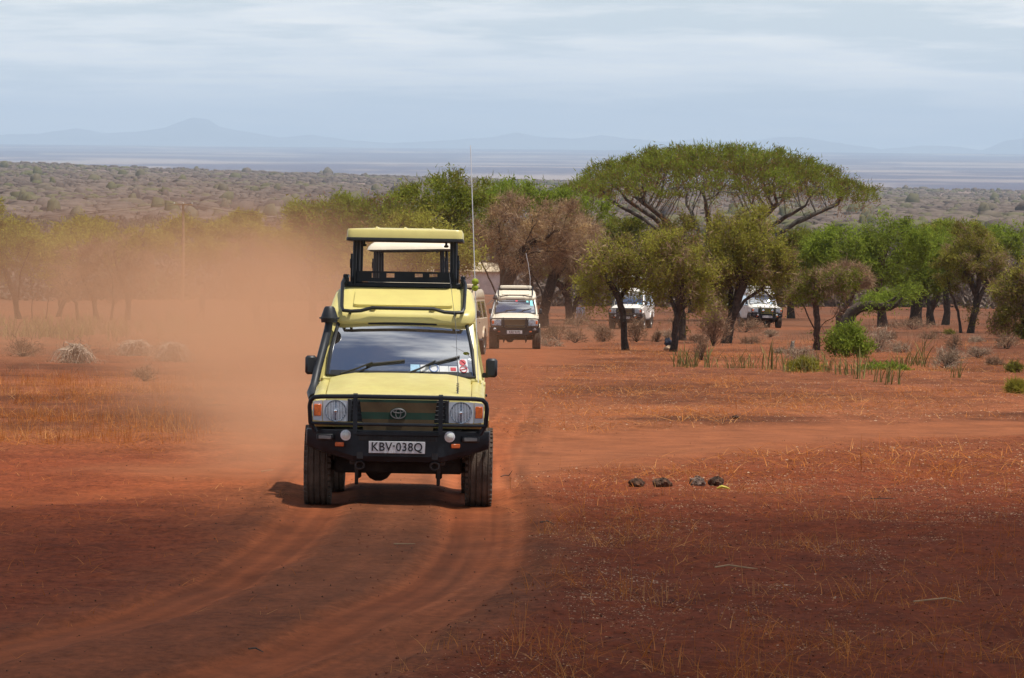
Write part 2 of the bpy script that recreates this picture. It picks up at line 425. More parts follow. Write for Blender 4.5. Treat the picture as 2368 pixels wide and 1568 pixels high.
# ------------------------------------------------------------------ terrain
def hash2(ix, iy, seed):
    h = (ix.astype(np.int64) * 374761393 + iy.astype(np.int64) * 668265263 + seed * 974634777) & 0x7fffffff
    h = ((h ^ (h >> 13)) * 1274126177) & 0x7fffffff
    return ((h ^ (h >> 16)) & 0xffff) / 65535.0
def vnoise(x, y, seed=0):
    ix, iy = np.floor(x), np.floor(y); fx, fy = x - ix, y - iy
    fx, fy = fx * fx * (3 - 2 * fx), fy * fy * (3 - 2 * fy)
    a, b = hash2(ix, iy, seed), hash2(ix + 1, iy, seed)
    c, d = hash2(ix, iy + 1, seed), hash2(ix + 1, iy + 1, seed)
    return (a * (1 - fx) + b * fx) * (1 - fy) + (c * (1 - fx) + d * fx) * fy - 0.5
def fbm(x, y, seed=0, oct=4):
    s, a = 0, 1.0
    for o in range(oct):
        s = s + a * vnoise(x * 2 ** o + 17.3 * o, y * 2 ** o - 9.1 * o, seed + o); a *= 0.5
    return s
def sstep(x, a, b):
    t = np.clip((x - a) / (b - a), 0, 1); return t * t * (3 - 2 * t)
HP = np.array([(-200, 1.2), (-60, 2.0), (0, 2.55), (31, 3.08), (52.3, 3.5), (77, 4.13), (100, 4.78), (140, 5.92), (188, 7.27), (256, 9.0), (286, 9.75), (350, 11.2),
    (450, 13.2), (600, 15.8), (1000, 21), (2000, 29.5), (4000, 37), (6500, 47), (8300, 49), (9200, 68), (11000, 98), (14000, 106),
    (20000, 98), (30000, 78), (45000, 42), (60000, 6), (66000, -6), (90000, 0)], dtype=float)
def _pchip(xs, ys):
    h = np.diff(xs); dl = np.diff(ys) / h
    m = np.zeros_like(ys); m[0], m[-1] = dl[0], dl[-1]
    for i in range(1, len(xs) - 1):
        if dl[i - 1] * dl[i] > 0:
            w1, w2 = 2 * h[i] + h[i - 1], h[i] + 2 * h[i - 1]
            m[i] = (w1 + w2) / (w1 / dl[i - 1] + w2 / dl[i])
    return m
HM = _pchip(HP[:, 0], HP[:, 1])
def drop(d):
    d = np.asarray(d, dtype=float); xs, ys = HP[:, 0], HP[:, 1]
    i = np.clip(np.searchsorted(xs, d) - 1, 0, len(xs) - 2)
    h = xs[i + 1] - xs[i]; t = np.clip((d - xs[i]) / h, 0, 1)
    return ((1 + 2 * t) * (1 - t) ** 2 * ys[i] + t * (1 - t) ** 2 * h * HM[i] + t * t * (3 - 2 * t) * ys[i + 1] + t * t * (t - 1) * h * HM[i + 1])
def macro(x, y):
    r = np.clip(x / np.maximum(y, 300.0), -0.16, 0.16)
    z = EYE - drop(y) - np.where(r < 0, 195.0, 100.0) * r * sstep(y, 1200, 7500) * (1 - sstep(y, 8600, 11500))
    return z
def ray(px, py):
    return CAMROT @ Vector(((px - CX) / FPX, -(py - CY) / FPX, -1.0))
def at_d(px, py, d):
    v = ray(px, py); return Vector((v.x / v.y * d, d, EYE + v.z / v.y * d))
def G0(px, py):
    v = ray(px, py); a, b = v.x / v.y, v.z / v.y
    lo, hi = 5.0, None
    for d in np.geomspace(6, 8000, 400):
        if EYE + b * d < float(macro(a * d, d)): hi = d; break
        lo = d
    if hi is None: hi = lo
    for _ in range(40):
        m = (lo + hi) / 2
        if EYE + b * m < float(macro(a * m, m)): hi = m
        else: lo = m
    return a * hi, hi
def dist_poly(x, y, P):
    best = np.full(x.shape, 1e9)
    for (ax, ay), (bx, by) in zip(P[:-1], P[1:]):
        dx, dy = bx - ax, by - ay
        t = np.clip(((x - ax) * dx + (y - ay) * dy) / (dx * dx + dy * dy + 1e-9), 0, 1)
        best = np.minimum(best, np.hypot(x - ax - t * dx, y - ay - t * dy))
    return best
def smooth_line(P, n=6):
    P = [np.array(p) for p in P]; out = []
    for i in range(len(P) - 1):
        p0, p1, p2, p3 = P[max(i - 1, 0)], P[i], P[i + 1], P[min(i + 2, len(P) - 1)]
        for k in range(n):
            t = k / n
            out.append(tuple(0.5 * ((2 * p1) + (p2 - p0) * t + (2 * p0 - 5 * p1 + 4 * p2 - p3) * t * t + (3 * p1 - p0 - 3 * p2 + p3) * t ** 3)))
    out.append(tuple(P[-1])); return out
RUT_L = smooth_line([G0(*p) for p in ((-150, 1545), (60, 1490), (240, 1440), (420, 1380), (560, 1310), (680, 1225), (738, 1157), (790, 1060))] + [(-1.6, 90), (-1.2, 130), (-0.75, 188)])
RUT_R = smooth_line([G0(*p) for p in ((300, 1620), (480, 1562), (700, 1490), (880, 1410), (1020, 1330), (1085, 1250), (1102, 1157), (1108, 1060))] + [(0.05, 90), (0.45, 130), (0.9, 188)])
RUT_R2 = smooth_line([G0(*p) for p in ((620, 1600), (860, 1500), (1040, 1400), (1140, 1300), (1160, 1200), (1140, 1100), (1130, 1030))])
RUT_O = smooth_line([G0(*p) for p in ((-100, 1175), (150, 1150), (400, 1125), (640, 1080), (900, 1000))])
RUTS = [(RUT_L, 0.24, 1.0), (RUT_R, 0.26, 1.0), (RUT_R2, 0.20, 0.7), (RUT_O, 0.5, 0.45)]
WAY = smooth_line([tuple((np.array(a) + np.array(b)) / 2) for a, b in zip(RUT_L, RUT_R)][::6])
SIDE = smooth_line([G0(*p) for p in ((700, 1090), (1000, 1065), (1250, 1045), (1550, 1020), (1850, 1003), (2150, 993), (2500, 985))])
FARWAY = smooth_line([(-0.3, 150), (0.3, 188), (1.2, 212)] + [G0(*p) for p in ((1330, 785), (1450, 772), (1560, 776), (1660, 776), (1765, 768), (1850, 752), (1980, 735))])
EDGE = smooth_line([G0(*p) for p in ((2500, 1000), (2150, 1009), (1900, 1018), (1700, 1030), (1500, 1052), (1300, 1075), (1180, 1100), (1165, 1180), (1188, 1290), (1130, 1400), (980, 1500), (760, 1600))])
def tracks(x, y):
    """(wheel-rut strength, beaten-earth strength)"""
    r = np.zeros(x.shape); w = np.zeros(x.shape)
    wob = 0.10 * fbm(x * 1.3, y * 0.5, 5, 3)
    for P, wd, s in RUTS:
        d = dist_poly(x, y, P) + wob
        r = np.maximum(r, s * (1 - sstep(d, wd * 0.6, wd * 1.7)) * (1 - .75 * sstep(y, 57, 90)))
    w = np.maximum(w, 0.5 * (1 - sstep(dist_poly(x, y, WAY) + 5 * wob, 0.7, 2.0)))
    w = np.maximum(w, 1.0 * (1 - sstep(dist_poly(x, y, SIDE) * (0.62) + 5 * wob, 0.8, 2.2)))
    w = np.maximum(w, 0.9 * (1 - sstep(dist_poly(x, y, FARWAY) + 6 * wob, 1.4, 3.2)))
    return r, w
def inside_right(x, y):
    """1 on the rough dark soil to the right of the track"""
    P = EDGE + [G0(500, 1700), G0(2700, 1700)]
    res = np.zeros(x.shape, dtype=bool); n = len(P)
    for i in range(n):
        (ax, ay), (bx, by) = P[i], P[(i + 1) % n]
        c = ((ay > y) != (by > y)) & (x < (bx - ax) * (y - ay) / (by - ay + 1e-12) + ax)
        res ^= c
    d = dist_poly(x, y, EDGE) + 0.25 * fbm(x * 2.0, y * 0.7, 9, 3)
    return np.where(res, sstep(d, -0.15, 0.75), 0.0)
def height(x, y):
    x = np.asarray(x, dtype=float); y = np.asarray(y, dtype=float)
    z = macro(x, y)
    near = 1 - sstep(y, 90, 200)
    z = z + 0.10 * near * fbm(x / 5.0, y / 7.0, 1, 4) * sstep(np.abs(y - 53), 0.5, 6)
    z = z + 0.30 * sstep(y, 90, 200) * (1 - sstep(y, 700, 1500)) * fbm(x / 22.0, y / 30.0, 2, 4)
    z = z + 3.0 * sstep(y, 700, 2500) * (1 - sstep(y, 9000, 12000)) * fbm(x / 260.0, y / 400.0, 3, 4)
    z = z + 18.0 * sstep(y, 12000, 20000) * fbm(x / 4000.0, y / 5000.0, 4, 4)
    m = y < 330
    if np.any(m):
        xm, ym = x[m] if x.ndim else x, y[m] if y.ndim else y
        r, w = tracks(np.atleast_1d(xm), np.atleast_1d(ym)); rough = 1 - np.maximum(r, w)
        ed = dist_poly(np.atleast_1d(xm), np.atleast_1d(ym), EDGE)
        dz = -0.045 * r + 0.028 * rough * fbm(np.atleast_1d(xm) * 2.6, np.atleast_1d(ym) * 1.6, 7, 4)
        dz = dz + 0.07 * (inside_right(np.atleast_1d(xm), np.atleast_1d(ym))) * np.exp(-(ed / 0.55) ** 2)
        if z.ndim: z = z.copy(); z[m] += dz
        else: z = z + dz[0]
    return z
def ground(x, y): return float(height(np.array([x], float), np.array([y], float))[0])
def G(px, py):
    x, y = G0(px, py); return Vector((x, y, ground(x, y)))

def make_ground():
    rows = [-150, -80, -40, -15, 0, 10, 18, 24, 27, 29]
    d = 29.5
    while d < 66000:
        rows.append(d)
        h = max(3.0, abs(float(drop(d))))
        st = 0.75 * d * d / (5207 * h)
        d += min(max(st, 0.06), 0.018 * d + 0.02 if d < 3000 else 0.03 * d)
    rows += [68000, 74000, 82000, 96000]
    rows = np.array(rows)
    uc = np.linspace(-0.118, 0.118, 330)
    uo = np.concatenate([np.geomspace(0.122, 0.42, 16)])
    u = np.concatenate([-uo[::-1], uc, uo])
    Y = np.repeat(rows[:, None], len(u), 1)
    Wd = np.maximum(np.abs(rows), 0)[:, None] + np.where(rows < 28, (28 - rows) * 0.9, 0)[:, None]
    near = np.clip(1 - rows / 150, 0, 1)[:, None]
    X = u[None, :] * Wd
    X = X + np.sign(u)[None, :] * np.clip((np.abs(u)[None, :] - 0.118) / 0.3, 0, 1) * 90 * np.clip(1 - rows / 400, 0, 1)[:, None]
    x, y = X.ravel(), Y.ravel()
    z = height(x, y)
    n, m = Y.shape
    idx = np.arange(n * m).reshape(n, m)
    Q = np.stack([idx[:-1, :-1], idx[:-1, 1:], idx[1:, 1:], idx[1:, :-1]], -1).reshape(-1, 4)
    # soil colours
    C = np.zeros((len(x), 3))
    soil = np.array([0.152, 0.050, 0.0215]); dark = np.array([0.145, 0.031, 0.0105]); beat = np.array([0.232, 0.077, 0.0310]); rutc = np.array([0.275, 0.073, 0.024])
    pale = np.array([0.31, 0.105, 0.040])
    C[:] = soil
    nz = fbm(x / 3.0, y / 6.0, 21, 4)
    C *= (1 + 0.6 * nz)[:, None]
    C *= (1 + 0.5 * fbm(x / .55, y / 1.1, 25, 3) * (1 - sstep(y, 120, 260)))[:, None]
    pm = (sstep(fbm(x / 9.0, y / 14.0, 23, 4), 0.0, 0.5) * 0.5)[:, None]
    C = C * (1 - pm) + pale * pm
    mk = y < 360
    r = np.zeros(len(x)); w = np.zeros(len(x)); ir = np.zeros(len(x))
    r[mk], w[mk] = tracks(x[mk], y[mk]); ir[mk] = inside_right(x[mk], y[mk])
    left = np.zeros(len(x))
    lf = (1 - sstep(y + 1.5 * nz, 60, 74)) * (1 - sstep(x + 0.06 * y + .5 * nz, -1.0, 1.8))     # darker soil left of the track, with cloud shade painted into its colour
    w2 = np.clip(w + 0.12 * nz, 0, 1)[:, None]
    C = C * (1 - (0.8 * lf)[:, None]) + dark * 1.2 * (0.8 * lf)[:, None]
    dk = (ir * (1 - 0.42 * sstep(y, 50, 66) + 0.35 * nz)).clip(0, 1)[:, None]
    C = C * (1 - dk) + dark * dk
    C = C * (1 - w2) + beat * w2
    rr = np.clip(r * (0.75 + 0.5 * fbm(x * 2.5, y * 0.35, 31, 3)), 0, 1)[:, None]
    C = C * (1 - rr) + rutc * rr
    # streaks left along the wheel paths by many tyres
    nr = y < 95
    dl = np.minimum(dist_poly(x[nr], y[nr], RUT_L), dist_poly(x[nr], y[nr], RUT_R)); d2 = dist_poly(x[nr], y[nr], RUT_R2)
    stripe = fbm(dl * 13, y[nr] * .05, 35, 2) * (1 - sstep(dl, .35, 1.0)) + fbm(d2 * 12, y[nr] * .05, 36, 2) * (1 - sstep(d2, .3, .7))
    C[nr] *= (1 + .42 * stripe)[:, None]
    edge = np.exp(-((dl - .48) / .13) ** 2) * .22
    C[nr] *= (1 - edge * (0.6 + fbm(x[nr] * 1.2, y[nr] * .3, 37, 3)))[:, None]
    br = (.55 * sstep(y, 170, 300) * (.5 + sstep(fbm(x / 8, y / 26, 45, 4), -.3, .3)))[:, None].clip(0, .7)
    C = C * (1 - br) + np.array([0.135, 0.062, 0.034]) * br
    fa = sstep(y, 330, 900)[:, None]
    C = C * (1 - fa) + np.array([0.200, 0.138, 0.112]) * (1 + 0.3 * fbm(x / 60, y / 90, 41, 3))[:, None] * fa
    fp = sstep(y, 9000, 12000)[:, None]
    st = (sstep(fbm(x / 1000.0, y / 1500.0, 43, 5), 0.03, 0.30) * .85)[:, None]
    plain = np.array([0.085, 0.066, 0.105]) * (1 - st) + np.array([0.31, 0.24, 0.21]) * st  # far plain: blue-violet of the haze put into the ground colour
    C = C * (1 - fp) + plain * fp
    me = bpy.data.meshes.new("ground")
    V = np.stack([x, y, z], 1).astype(np.float32)
    me.vertices.add(len(V)); me.vertices.foreach_set('co', V.ravel())
    me.loops.add(Q.size); me.loops.foreach_set('vertex_index', Q.astype(np.int32).ravel())
    me.polygons.add(len(Q)); me.polygons.foreach_set('loop_start', np.arange(0, Q.size, 4, dtype=np.int32))
    me.polygons.foreach_set('use_smooth', np.ones(len(Q), dtype=bool))
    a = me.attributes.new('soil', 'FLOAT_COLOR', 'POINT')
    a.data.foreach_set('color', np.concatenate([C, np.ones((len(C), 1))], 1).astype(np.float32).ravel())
    a = me.attributes.new('rough', 'FLOAT', 'POINT')
    a.data.foreach_set('value', (1 - np.clip(np.maximum(r, w), 0, 1)).astype(np.float32))
    me.update(calc_edges=True)
    mt, nn, l, p = mat_new('red_earth')
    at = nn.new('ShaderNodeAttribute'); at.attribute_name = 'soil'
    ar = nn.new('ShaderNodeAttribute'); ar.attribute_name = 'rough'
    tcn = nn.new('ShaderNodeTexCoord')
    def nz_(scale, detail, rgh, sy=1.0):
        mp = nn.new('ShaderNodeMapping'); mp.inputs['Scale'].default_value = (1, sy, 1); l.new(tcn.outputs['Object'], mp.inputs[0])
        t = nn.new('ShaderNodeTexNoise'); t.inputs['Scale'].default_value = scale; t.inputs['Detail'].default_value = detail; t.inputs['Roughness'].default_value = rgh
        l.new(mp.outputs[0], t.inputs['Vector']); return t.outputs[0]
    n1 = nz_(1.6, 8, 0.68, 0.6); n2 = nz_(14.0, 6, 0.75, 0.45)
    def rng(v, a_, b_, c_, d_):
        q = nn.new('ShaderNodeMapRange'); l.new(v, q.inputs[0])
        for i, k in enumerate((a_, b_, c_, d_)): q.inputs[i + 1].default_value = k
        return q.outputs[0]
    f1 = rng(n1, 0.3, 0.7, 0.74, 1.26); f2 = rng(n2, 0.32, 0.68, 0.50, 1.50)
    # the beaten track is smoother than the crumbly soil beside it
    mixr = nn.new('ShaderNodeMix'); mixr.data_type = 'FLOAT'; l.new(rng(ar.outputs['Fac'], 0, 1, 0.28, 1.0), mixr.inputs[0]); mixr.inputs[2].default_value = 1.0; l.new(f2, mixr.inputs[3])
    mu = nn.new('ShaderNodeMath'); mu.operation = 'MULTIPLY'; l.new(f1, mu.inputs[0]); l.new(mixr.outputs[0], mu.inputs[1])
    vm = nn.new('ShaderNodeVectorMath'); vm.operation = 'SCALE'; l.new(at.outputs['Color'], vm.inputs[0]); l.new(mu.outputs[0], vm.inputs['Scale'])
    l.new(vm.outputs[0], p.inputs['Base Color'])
    p.inputs['Roughness'].default_value = 1.0; p.inputs['Specular IOR Level'].default_value = 0.1
    b = nn.new('ShaderNodeBump'); b.inputs['Distance'].default_value = 0.03
    l.new(rng(ar.outputs['Fac'], 0, 1, 0.18, 0.75), b.inputs['Strength']); l.new(n2, b.inputs['Height'])
    l.new(b.outputs[0], p.inputs['Normal'])
    me.materials.append(mt)
    return tag(link("ground", me), "red earth plain with dirt tracks sloping away to a distant blue plain", None, None, 'structure')
make_ground()

# distant mountains: ridges with real depth, 70 km away
def make_mountains():
    prof = [(-400, 330), (0, 312), (90, 310), (175, 297), (230, 307), (300, 306), (380, 296), (420, 280), (446, 272), (470, 276), (500, 292), (560, 304), (640, 318),
            (720, 312), (800, 324), (920, 331), (1040, 324), (1130, 318), (1195, 307), (1250, 316), (1330, 322), (1390, 312), (1450, 321), (1530, 327), (1620, 322), (1720, 330),
            (1800, 317), (1870, 318), (1950, 334), (2040, 346), (2120, 337), (2200, 338), (2280, 350), (2330, 324), (2400, 318), (2500, 325), (2800, 345)]
    D = 92000.0
    xs = np.linspace(-400, 2800, 420); ys = np.interp(xs, [q[0] for q in prof], [q[1] for q in prof])
    ys = ys + 2.0 * fbm(xs / 30.0, xs * 0, 77, 4)
    V = []; nr = 9
    for j in range(nr):
        t = j / (nr - 1); f = math.sin(math.pi * t) ** 1.3 if 0 < t < 1 else 0
        for i in range(len(xs)):
            pt = at_d(xs[i], ys[i], D); zb = -20.0
            q = fbm(np.array([xs[i] / 40.0]), np.array([t * 3.0]), 78, 3)[0]
            hgt = (pt.z - zb) * min(1, max(0, f)) * (1 + (0.25 * q if t != 0.5 else 0))
            V.append((pt.x, D + (t - 0.5) * 9000, zb + hgt))
    n = len(xs); idx = np.arange(nr * n).reshape(nr, n)
    Q = np.stack([idx[:-1, :-1], idx[:-1, 1:], idx[1:, 1:], idx[1:, :-1]], -1).reshape(-1, 4)
    me = fmesh("mountains", V, Q, simple('mountain_rock', (0.13, 0.12, 0.11), 1.0, var=0.3, scale=0.0008), smooth=True)
    tag(link("mountains", me), "line of faint blue mountains on the horizon with one pointed peak", None, None, 'structure')
make_mountains()

# air
def air(name, label, c, d, dens, colr, aniso):
    o = MB().box(c, d).build(name, None, smooth=False)
    m, n, l, p = mat_new(name + '_air'); n.remove(p)
    v = n.new('ShaderNodeVolumePrincipled'); v.inputs['Density'].default_value = dens; v.inputs['Color'].default_value = (*colr, 1)
    v.inputs['Density Attribute'].default_value = ''; v.inputs['Anisotropy'].default_value = aniso
    l.new(v.outputs[0], n['Material Output'].inputs['Volume'])
    o.data.materials.append(m)
    return tag(o, label, None, None, 'stuff')
air('haze', 'pale blue haze lying over the far plain', (0, 49000, 270), (90000, 100000, 840), 3.0e-5, (0.65, 0.83, 1.0), 0.0)
# ------------------------------------------------------------------ vehicles (local axes: -y forward, z up, origin between the front wheels on the ground)
def arc(cy_, cz, r, a0, a1, n=10):
    return [(cy_ + r * math.cos(rad(a0 + (a1 - a0) * i / n)), cz + r * math.sin(rad(a0 + (a1 - a0) * i / n))) for i in range(n + 1)]
def text_obj(name, body, size, parent, loc, mat, rot=(math.pi / 2, 0, 0), sx_=1.0):
    cu = bpy.data.curves.new(name, 'FONT'); cu.body = body; cu.size = size; cu.align_x = 'CENTER'; cu.align_y = 'CENTER'
    cu.extrude = 0.002; cu.offset = size * 0.012; cu.space_character = 1.08
    cu.materials.append(mat)
    o = bpy.data.objects.new(name, cu); COL.objects.link(o)
    me = bpy.data.meshes.new_from_object(o.evaluated_get(bpy.context.evaluated_depsgraph_get()))
    bpy.data.objects.remove(o); bpy.data.curves.remove(cu)
    me.transform(Matrix.Translation(loc) @ Euler(rot).to_matrix().to_4x4() @ Matrix.Diagonal((sx_, 1, 1, 1)))
    return link(name, me, parent)
WS = dict(b=(-0.735, 0.735, 0.50, 1.285), t=(-0.645, 0.645, 0.955, 1.80))   # windscreen opening: x0, x1, y, z
def ws(u, v, lift=0.0):
    """point on the windscreen plane, u,v in 0..1 (u across, v up)"""
    b, t = WS['b'], WS['t']
    x = (b[0] * (1 - v) + t[0] * v) * (1 - u) + (b[1] * (1 - v) + t[1] * v) * u
    y = b[2] * (1 - v) + t[2] * v; z = b[3] * (1 - v) + t[3] * v
    n = Vector((0, -(t[3] - b[3]), t[2] - b[2])).normalized()
    bow = 0.038 * (1 - (2 * u - 1) ** 2) + 0.055 * (1 - (2 * v - 1) ** 2)
    return Vector((x, y - bow, z)) + n * lift
def wheel(root, x, y):
    R = 0.40; hw = 0.128; s = 1 if x > 0 else -1
    w = MB().lathe([(0.06, 0.02 * s), (0.07, 0.07 * s), (0.15, 0.075 * s), (0.17, 0.045 * s), (0.205, 0.05 * s), (0.215, 0.10 * s), (0.225, 0.10 * s), (0.225, -0.10 * s), (0.10, -0.09 * s)], 20, 'X', (x, y, R)).build('wheel', M['steel'], root)
    g = 0.012; prof = [(0.222, -hw + .01), (0.30, -hw - .008), (0.345, -hw - .004), (0.38, -hw + .012)]
    for k in (-0.085, -0.03, 0.03, 0.085):
        prof += [(R, k - .011), (R - g, k - .005), (R - g, k + .005), (R, k + .011)]
    prof += [(0.38, hw - .012), (0.345, hw + .004), (0.30, hw + .008), (0.222, hw - .01)]
    ty = MB().lathe(prof, 40, 'X', (x, y, R))
    for k in range(40):                                   # shoulder lugs
        a = 2 * math.pi * k / 40
        for e in (-1, 1):
            c = (x + e * (hw - 0.012), y + 0.383 * math.cos(a), R + 0.383 * math.sin(a))
            ty.box(c, (0.030, 0.036, 0.020), 0.0, Matrix.Rotation(a - math.pi / 2, 3, 'X'))
    ty.build('tyre', M['tyre'], w, angle=25)
def make_vehicle(label, group, px, py, yaw, body, plate=None, popup='up', cover=None, gl='glass', snorkel=True, spots=False, stickers='main',
                 roof_style='flat', whip=None, hood_whip=False, posn=None, name='safari_vehicle', roll=0.0):
    P = M[body]; K = M['black']
    if posn is None: x, y = G0(px, py)
    else: x, y = posn
    # stand all four wheels on the ground
    ca, sa = math.cos(yaw), math.sin(yaw)
    def W(lx, ly): return (x + lx * ca - ly * sa, y + lx * sa + ly * ca)
    zs = [ground(*W(a, b)) for a, b in ((-.8, 0), (.8, 0), (-.8, 2.98), (.8, 2.98))]
    fr, re = (zs[0] + zs[1]) / 2, (zs[2] + zs[3]) / 2
    lt, rt = (zs[0] + zs[2]) / 2, (zs[1] + zs[3]) / 2
    vy = Vector((-sa * 2.98, ca * 2.98, re - fr)).normalized(); vx = Vector((ca * 1.6, sa * 1.6, rt - lt))
    vx = (vx - vy * vx.dot(vy)).normalized(); vz = vx.cross(vy)
    R = Matrix((vx, vy, vz)).transposed() @ Matrix.Rotation(roll, 3, 'Y')
    root = thing(name, label, 'safari vehicle', (x, y, fr - 0.012), R.to_euler(), group)
    # --- lower body
    poly = [(-.72, .80), (-.745, .82), (-.745, 1.055), (-.70, 1.10), (-.2, 1.14), (.50, 1.215), (4.20, 1.235), (4.22, .58), (3.50, .55)]
    poly += arc(2.98, .42, .46, 18, 162)[0:] + [(2.48, .52), (.52, .52)] + arc(0, .42, .46, 12, 125) + [(-.60, .80)]
    b = MB().prism(poly, 'X', -.835, .835, .03)
    # bulged fender lips over the wheels
    for s in (-1, 1):
        for cy_, a0, a1 in ((0, 20, 118), (2.98, 20, 160)):
            o1 = arc(cy_, .42, .46, a0, a1); o2 = arc(cy_, .42, .53, a0, a1)
            b.loft([[(s * .82, p[0], p[1]), (s * .885, p[0], p[1] + .006), (s * .885, q[0], q[1] - .02), (s * .82, q[0], q[1] + .02)] for p, q in zip(o1, o2)])
    b.build('body', P, root, angle=30)
    # fender tops beside the bonnet
    for s in (-1, 1):
        f = MB()
        f.loft([[(s * .715, yy, z0 - .05), (s * .715, yy, z0 + .012), (s * .76, yy, z0 + .02), (s * .815, yy, z0 - .015), (s * .838, yy, z0 - .06)] for yy, z0 in ((-.735, 1.07), (-.69, 1.112), (-.3, 1.145), (.15, 1.185), (.56, 1.225))])
        f.build('front_fender', P, root, angle=50)
    # --- bonnet with crown and shut lines
    h = MB(); rings = []
    for yy, zc, hw, crown in ((-.752, 1.075, .690, .012), (-.745, 1.105, .70, .015), (-.70, 1.128, .705, .02), (-.35, 1.175, .705, .035), (.05, 1.225, .702, .045), (.40, 1.268, .698, .045), (.50, 1.272, .69, .04)):
        top = []
        for i in range(13):
            u = -1 + 2 * i / 12
            ridge = .012 * (1 - min(1, abs(abs(u) - .62) / .1)) if abs(u) > .5 else 0
            top.append((u * hw, yy, zc + crown * (1 - abs(u) ** 3) + ridge - (.012 if abs(u) == 1 else 0)))
        rings.append(top + [(hw, yy, zc - .07), (-hw, yy, zc - .07)])
    h.loft(rings).build('bonnet', P, root, angle=60)
    # --- cab: cowl, pillars, side walls, header, rear wall, floor
    c = MB()
    c.box((0, .52, 1.235), (1.60, .10, .07), .02)
    for s in (-1, 1):
        c.loft([[(s * .735, .50, 1.245), (s * .815, .52, 1.225), (s * .815, .70, 1.225), (s * .76, .66, 1.245)],
                [(s * .645, .955, 1.81), (s * .712, .97, 1.81), (s * .712, 1.10, 1.81), (s * .66, 1.06, 1.81)]])
        for y0, y1, y0t, y1t in ((1.45, 1.58, 1.45, 1.58), (2.75, 2.85, 2.75, 2.85), (4.05, 4.18, 4.02, 4.14)):     # door pillars
            c.loft([[(s * .80, y0, 1.23), (s * .832, y0, 1.23), (s * .832, y1, 1.23), (s * .80, y1, 1.23)],
                    [(s * .70, y0t, 1.81), (s * .728, y0t, 1.81), (s * .728, y1t, 1.81), (s * .70, y1t, 1.81)]])
        c.loft([[(s * .70, .97, 1.76), (s * .738, .97, 1.76), (s * .728, .97, 1.82), (s * .69, .97, 1.82)], [(s * .70, 4.14, 1.76), (s * .738, 4.14, 1.76), (s * .728, 4.14, 1.82), (s * .69, 4.14, 1.82)]])
    c.loft([[(-.83, 4.13, 1.23), (.83, 4.13, 1.23), (.83, 4.19, 1.23), (-.83, 4.19, 1.23)], [(-.72, 4.09, 1.81), (.72, 4.09, 1.81), (.72, 4.14, 1.81), (-.72, 4.14, 1.81)]])
    c.build('cab_frame', P, root, angle=30)
    # dark lining inside
    MB().box((0, 2.45, 1.02), (1.58, 3.2, .04)).box((0, 1.9, 1.795), (1.34, 1.5, .02)).build('cab_lining', M['inner'], root)
    MB().box((0, .70, 1.225), (1.44, .30, .09), .03).box((0, .86, 1.16), (1.44, .10, .22), .03).build('dashboard', M['dash'], root)
    for s in (-1, 1):
        st = MB().box((s * .38, 1.42, 1.12), (.48, .48, .14), .04).box((s * .38, 1.66, 1.40), (.46, .13, .50), .05, Euler((-.18, 0, 0))).build('seat', M['seat'], root)
        MB().box((s * .38, 1.74, 1.72), (.25, .09, .15), .035).build('headrest', M['seat'], st)
    MB().tube([(-.38 + .185 * math.cos(a), 1.02 + .07 * math.sin(a), 1.32 + .17 * math.sin(a)) for a in [2 * math.pi * i / 20 for i in range(20)]], .016, 6, closed=True).tube([(-.38, 1.02, 1.32), (-.38, .86, 1.22)], .03, 6).box((-.38, 1.02, 1.32), (.34, .03, .05), .01).build('steering_wheel', M['rubber'], root)
    for k in range(3): MB().box((0, 2.2 + .75 * k, 1.35), (1.2, .14, .55), .05).build('rear_seat', M['seat'], root)
    # --- side windows and doors
    for s in (-1, 1):
        for y0, y1, y0t in ((.76, 1.44, 1.12), (1.60, 2.73, 1.60), (2.87, 4.03, 2.87)):
            MB().loft([[(s * .806, y0, 1.245), (s * .812, y0, 1.245), (s * .812, y1, 1.245), (s * .806, y1, 1.245)], [(s * .715, y0t, 1.755), (s * .721, y0t, 1.755), (s * .721, y1, 1.755), (s * .715, y1, 1.755)]]).build('side_window', M['sideglass'], root, smooth=False)
        d = MB()                                              # door skin, 8 mm proud of the body
        d.prism(roundpoly([(.60, .60), (1.50, .60), (1.50, 1.215), (.56, 1.20), (.56, .95)], .06), 'X', s * .8352 if s > 0 else -.845, s * .845 if s > 0 else -.8352)
        dr = d.build('door', P, root, angle=30)
        MB().box((s * .856, 1.36, 1.08), (.02, .16, .03), .008).build('handle', K, dr)
        MB().box((s * .80, 1.7, .50), (.12, 1.7, .05), .015).build('side_step', K, root)
    # --- windscreen
    g = MB(); nu = 10; A = [[ws(i / nu, v, .0) for i in range(nu + 1)] for v in (0, .17, .33, .5, .67, .83, 1)]; B = [[ws(i / nu, v, -.006) for i in range(nu + 1)] for v in (0, .17, .33, .5, .67, .83, 1)]
    for L in (A, B):
        vs = [p for r_ in L for p in r_]; g.add(vs, [(r_ * 11 + i, r_ * 11 + i + 1, r_ * 11 + i + 12, r_ * 11 + i + 11) for r_ in range(6) for i in range(nu)])
    wsc = g.build('windscreen', M[gl], root, angle=60)
    fr_ = []
    for u, v in [(i / 8, -.015) for i in range(9)] + [(1.012, .5)] + [(1 - i / 8, 1.015) for i in range(9)] + [(-.012, .5)]: fr_.append(ws(u, v, .004))
    MB().tube(fr_, .021, 6, closed=True).build('seal', M['rubber'], wsc)
    # black band along the lower edge of the glass
    MB().loft([[ws(.015 + .97 * i / 8, .012, .003), ws(.015 + .97 * i / 8, .085, .003), ws(.015 + .97 * i / 8, .085, .0015), ws(.015 + .97 * i / 8, .012, .0015)] for i in range(9)]).build('lower_band', M['rubber'], wsc)
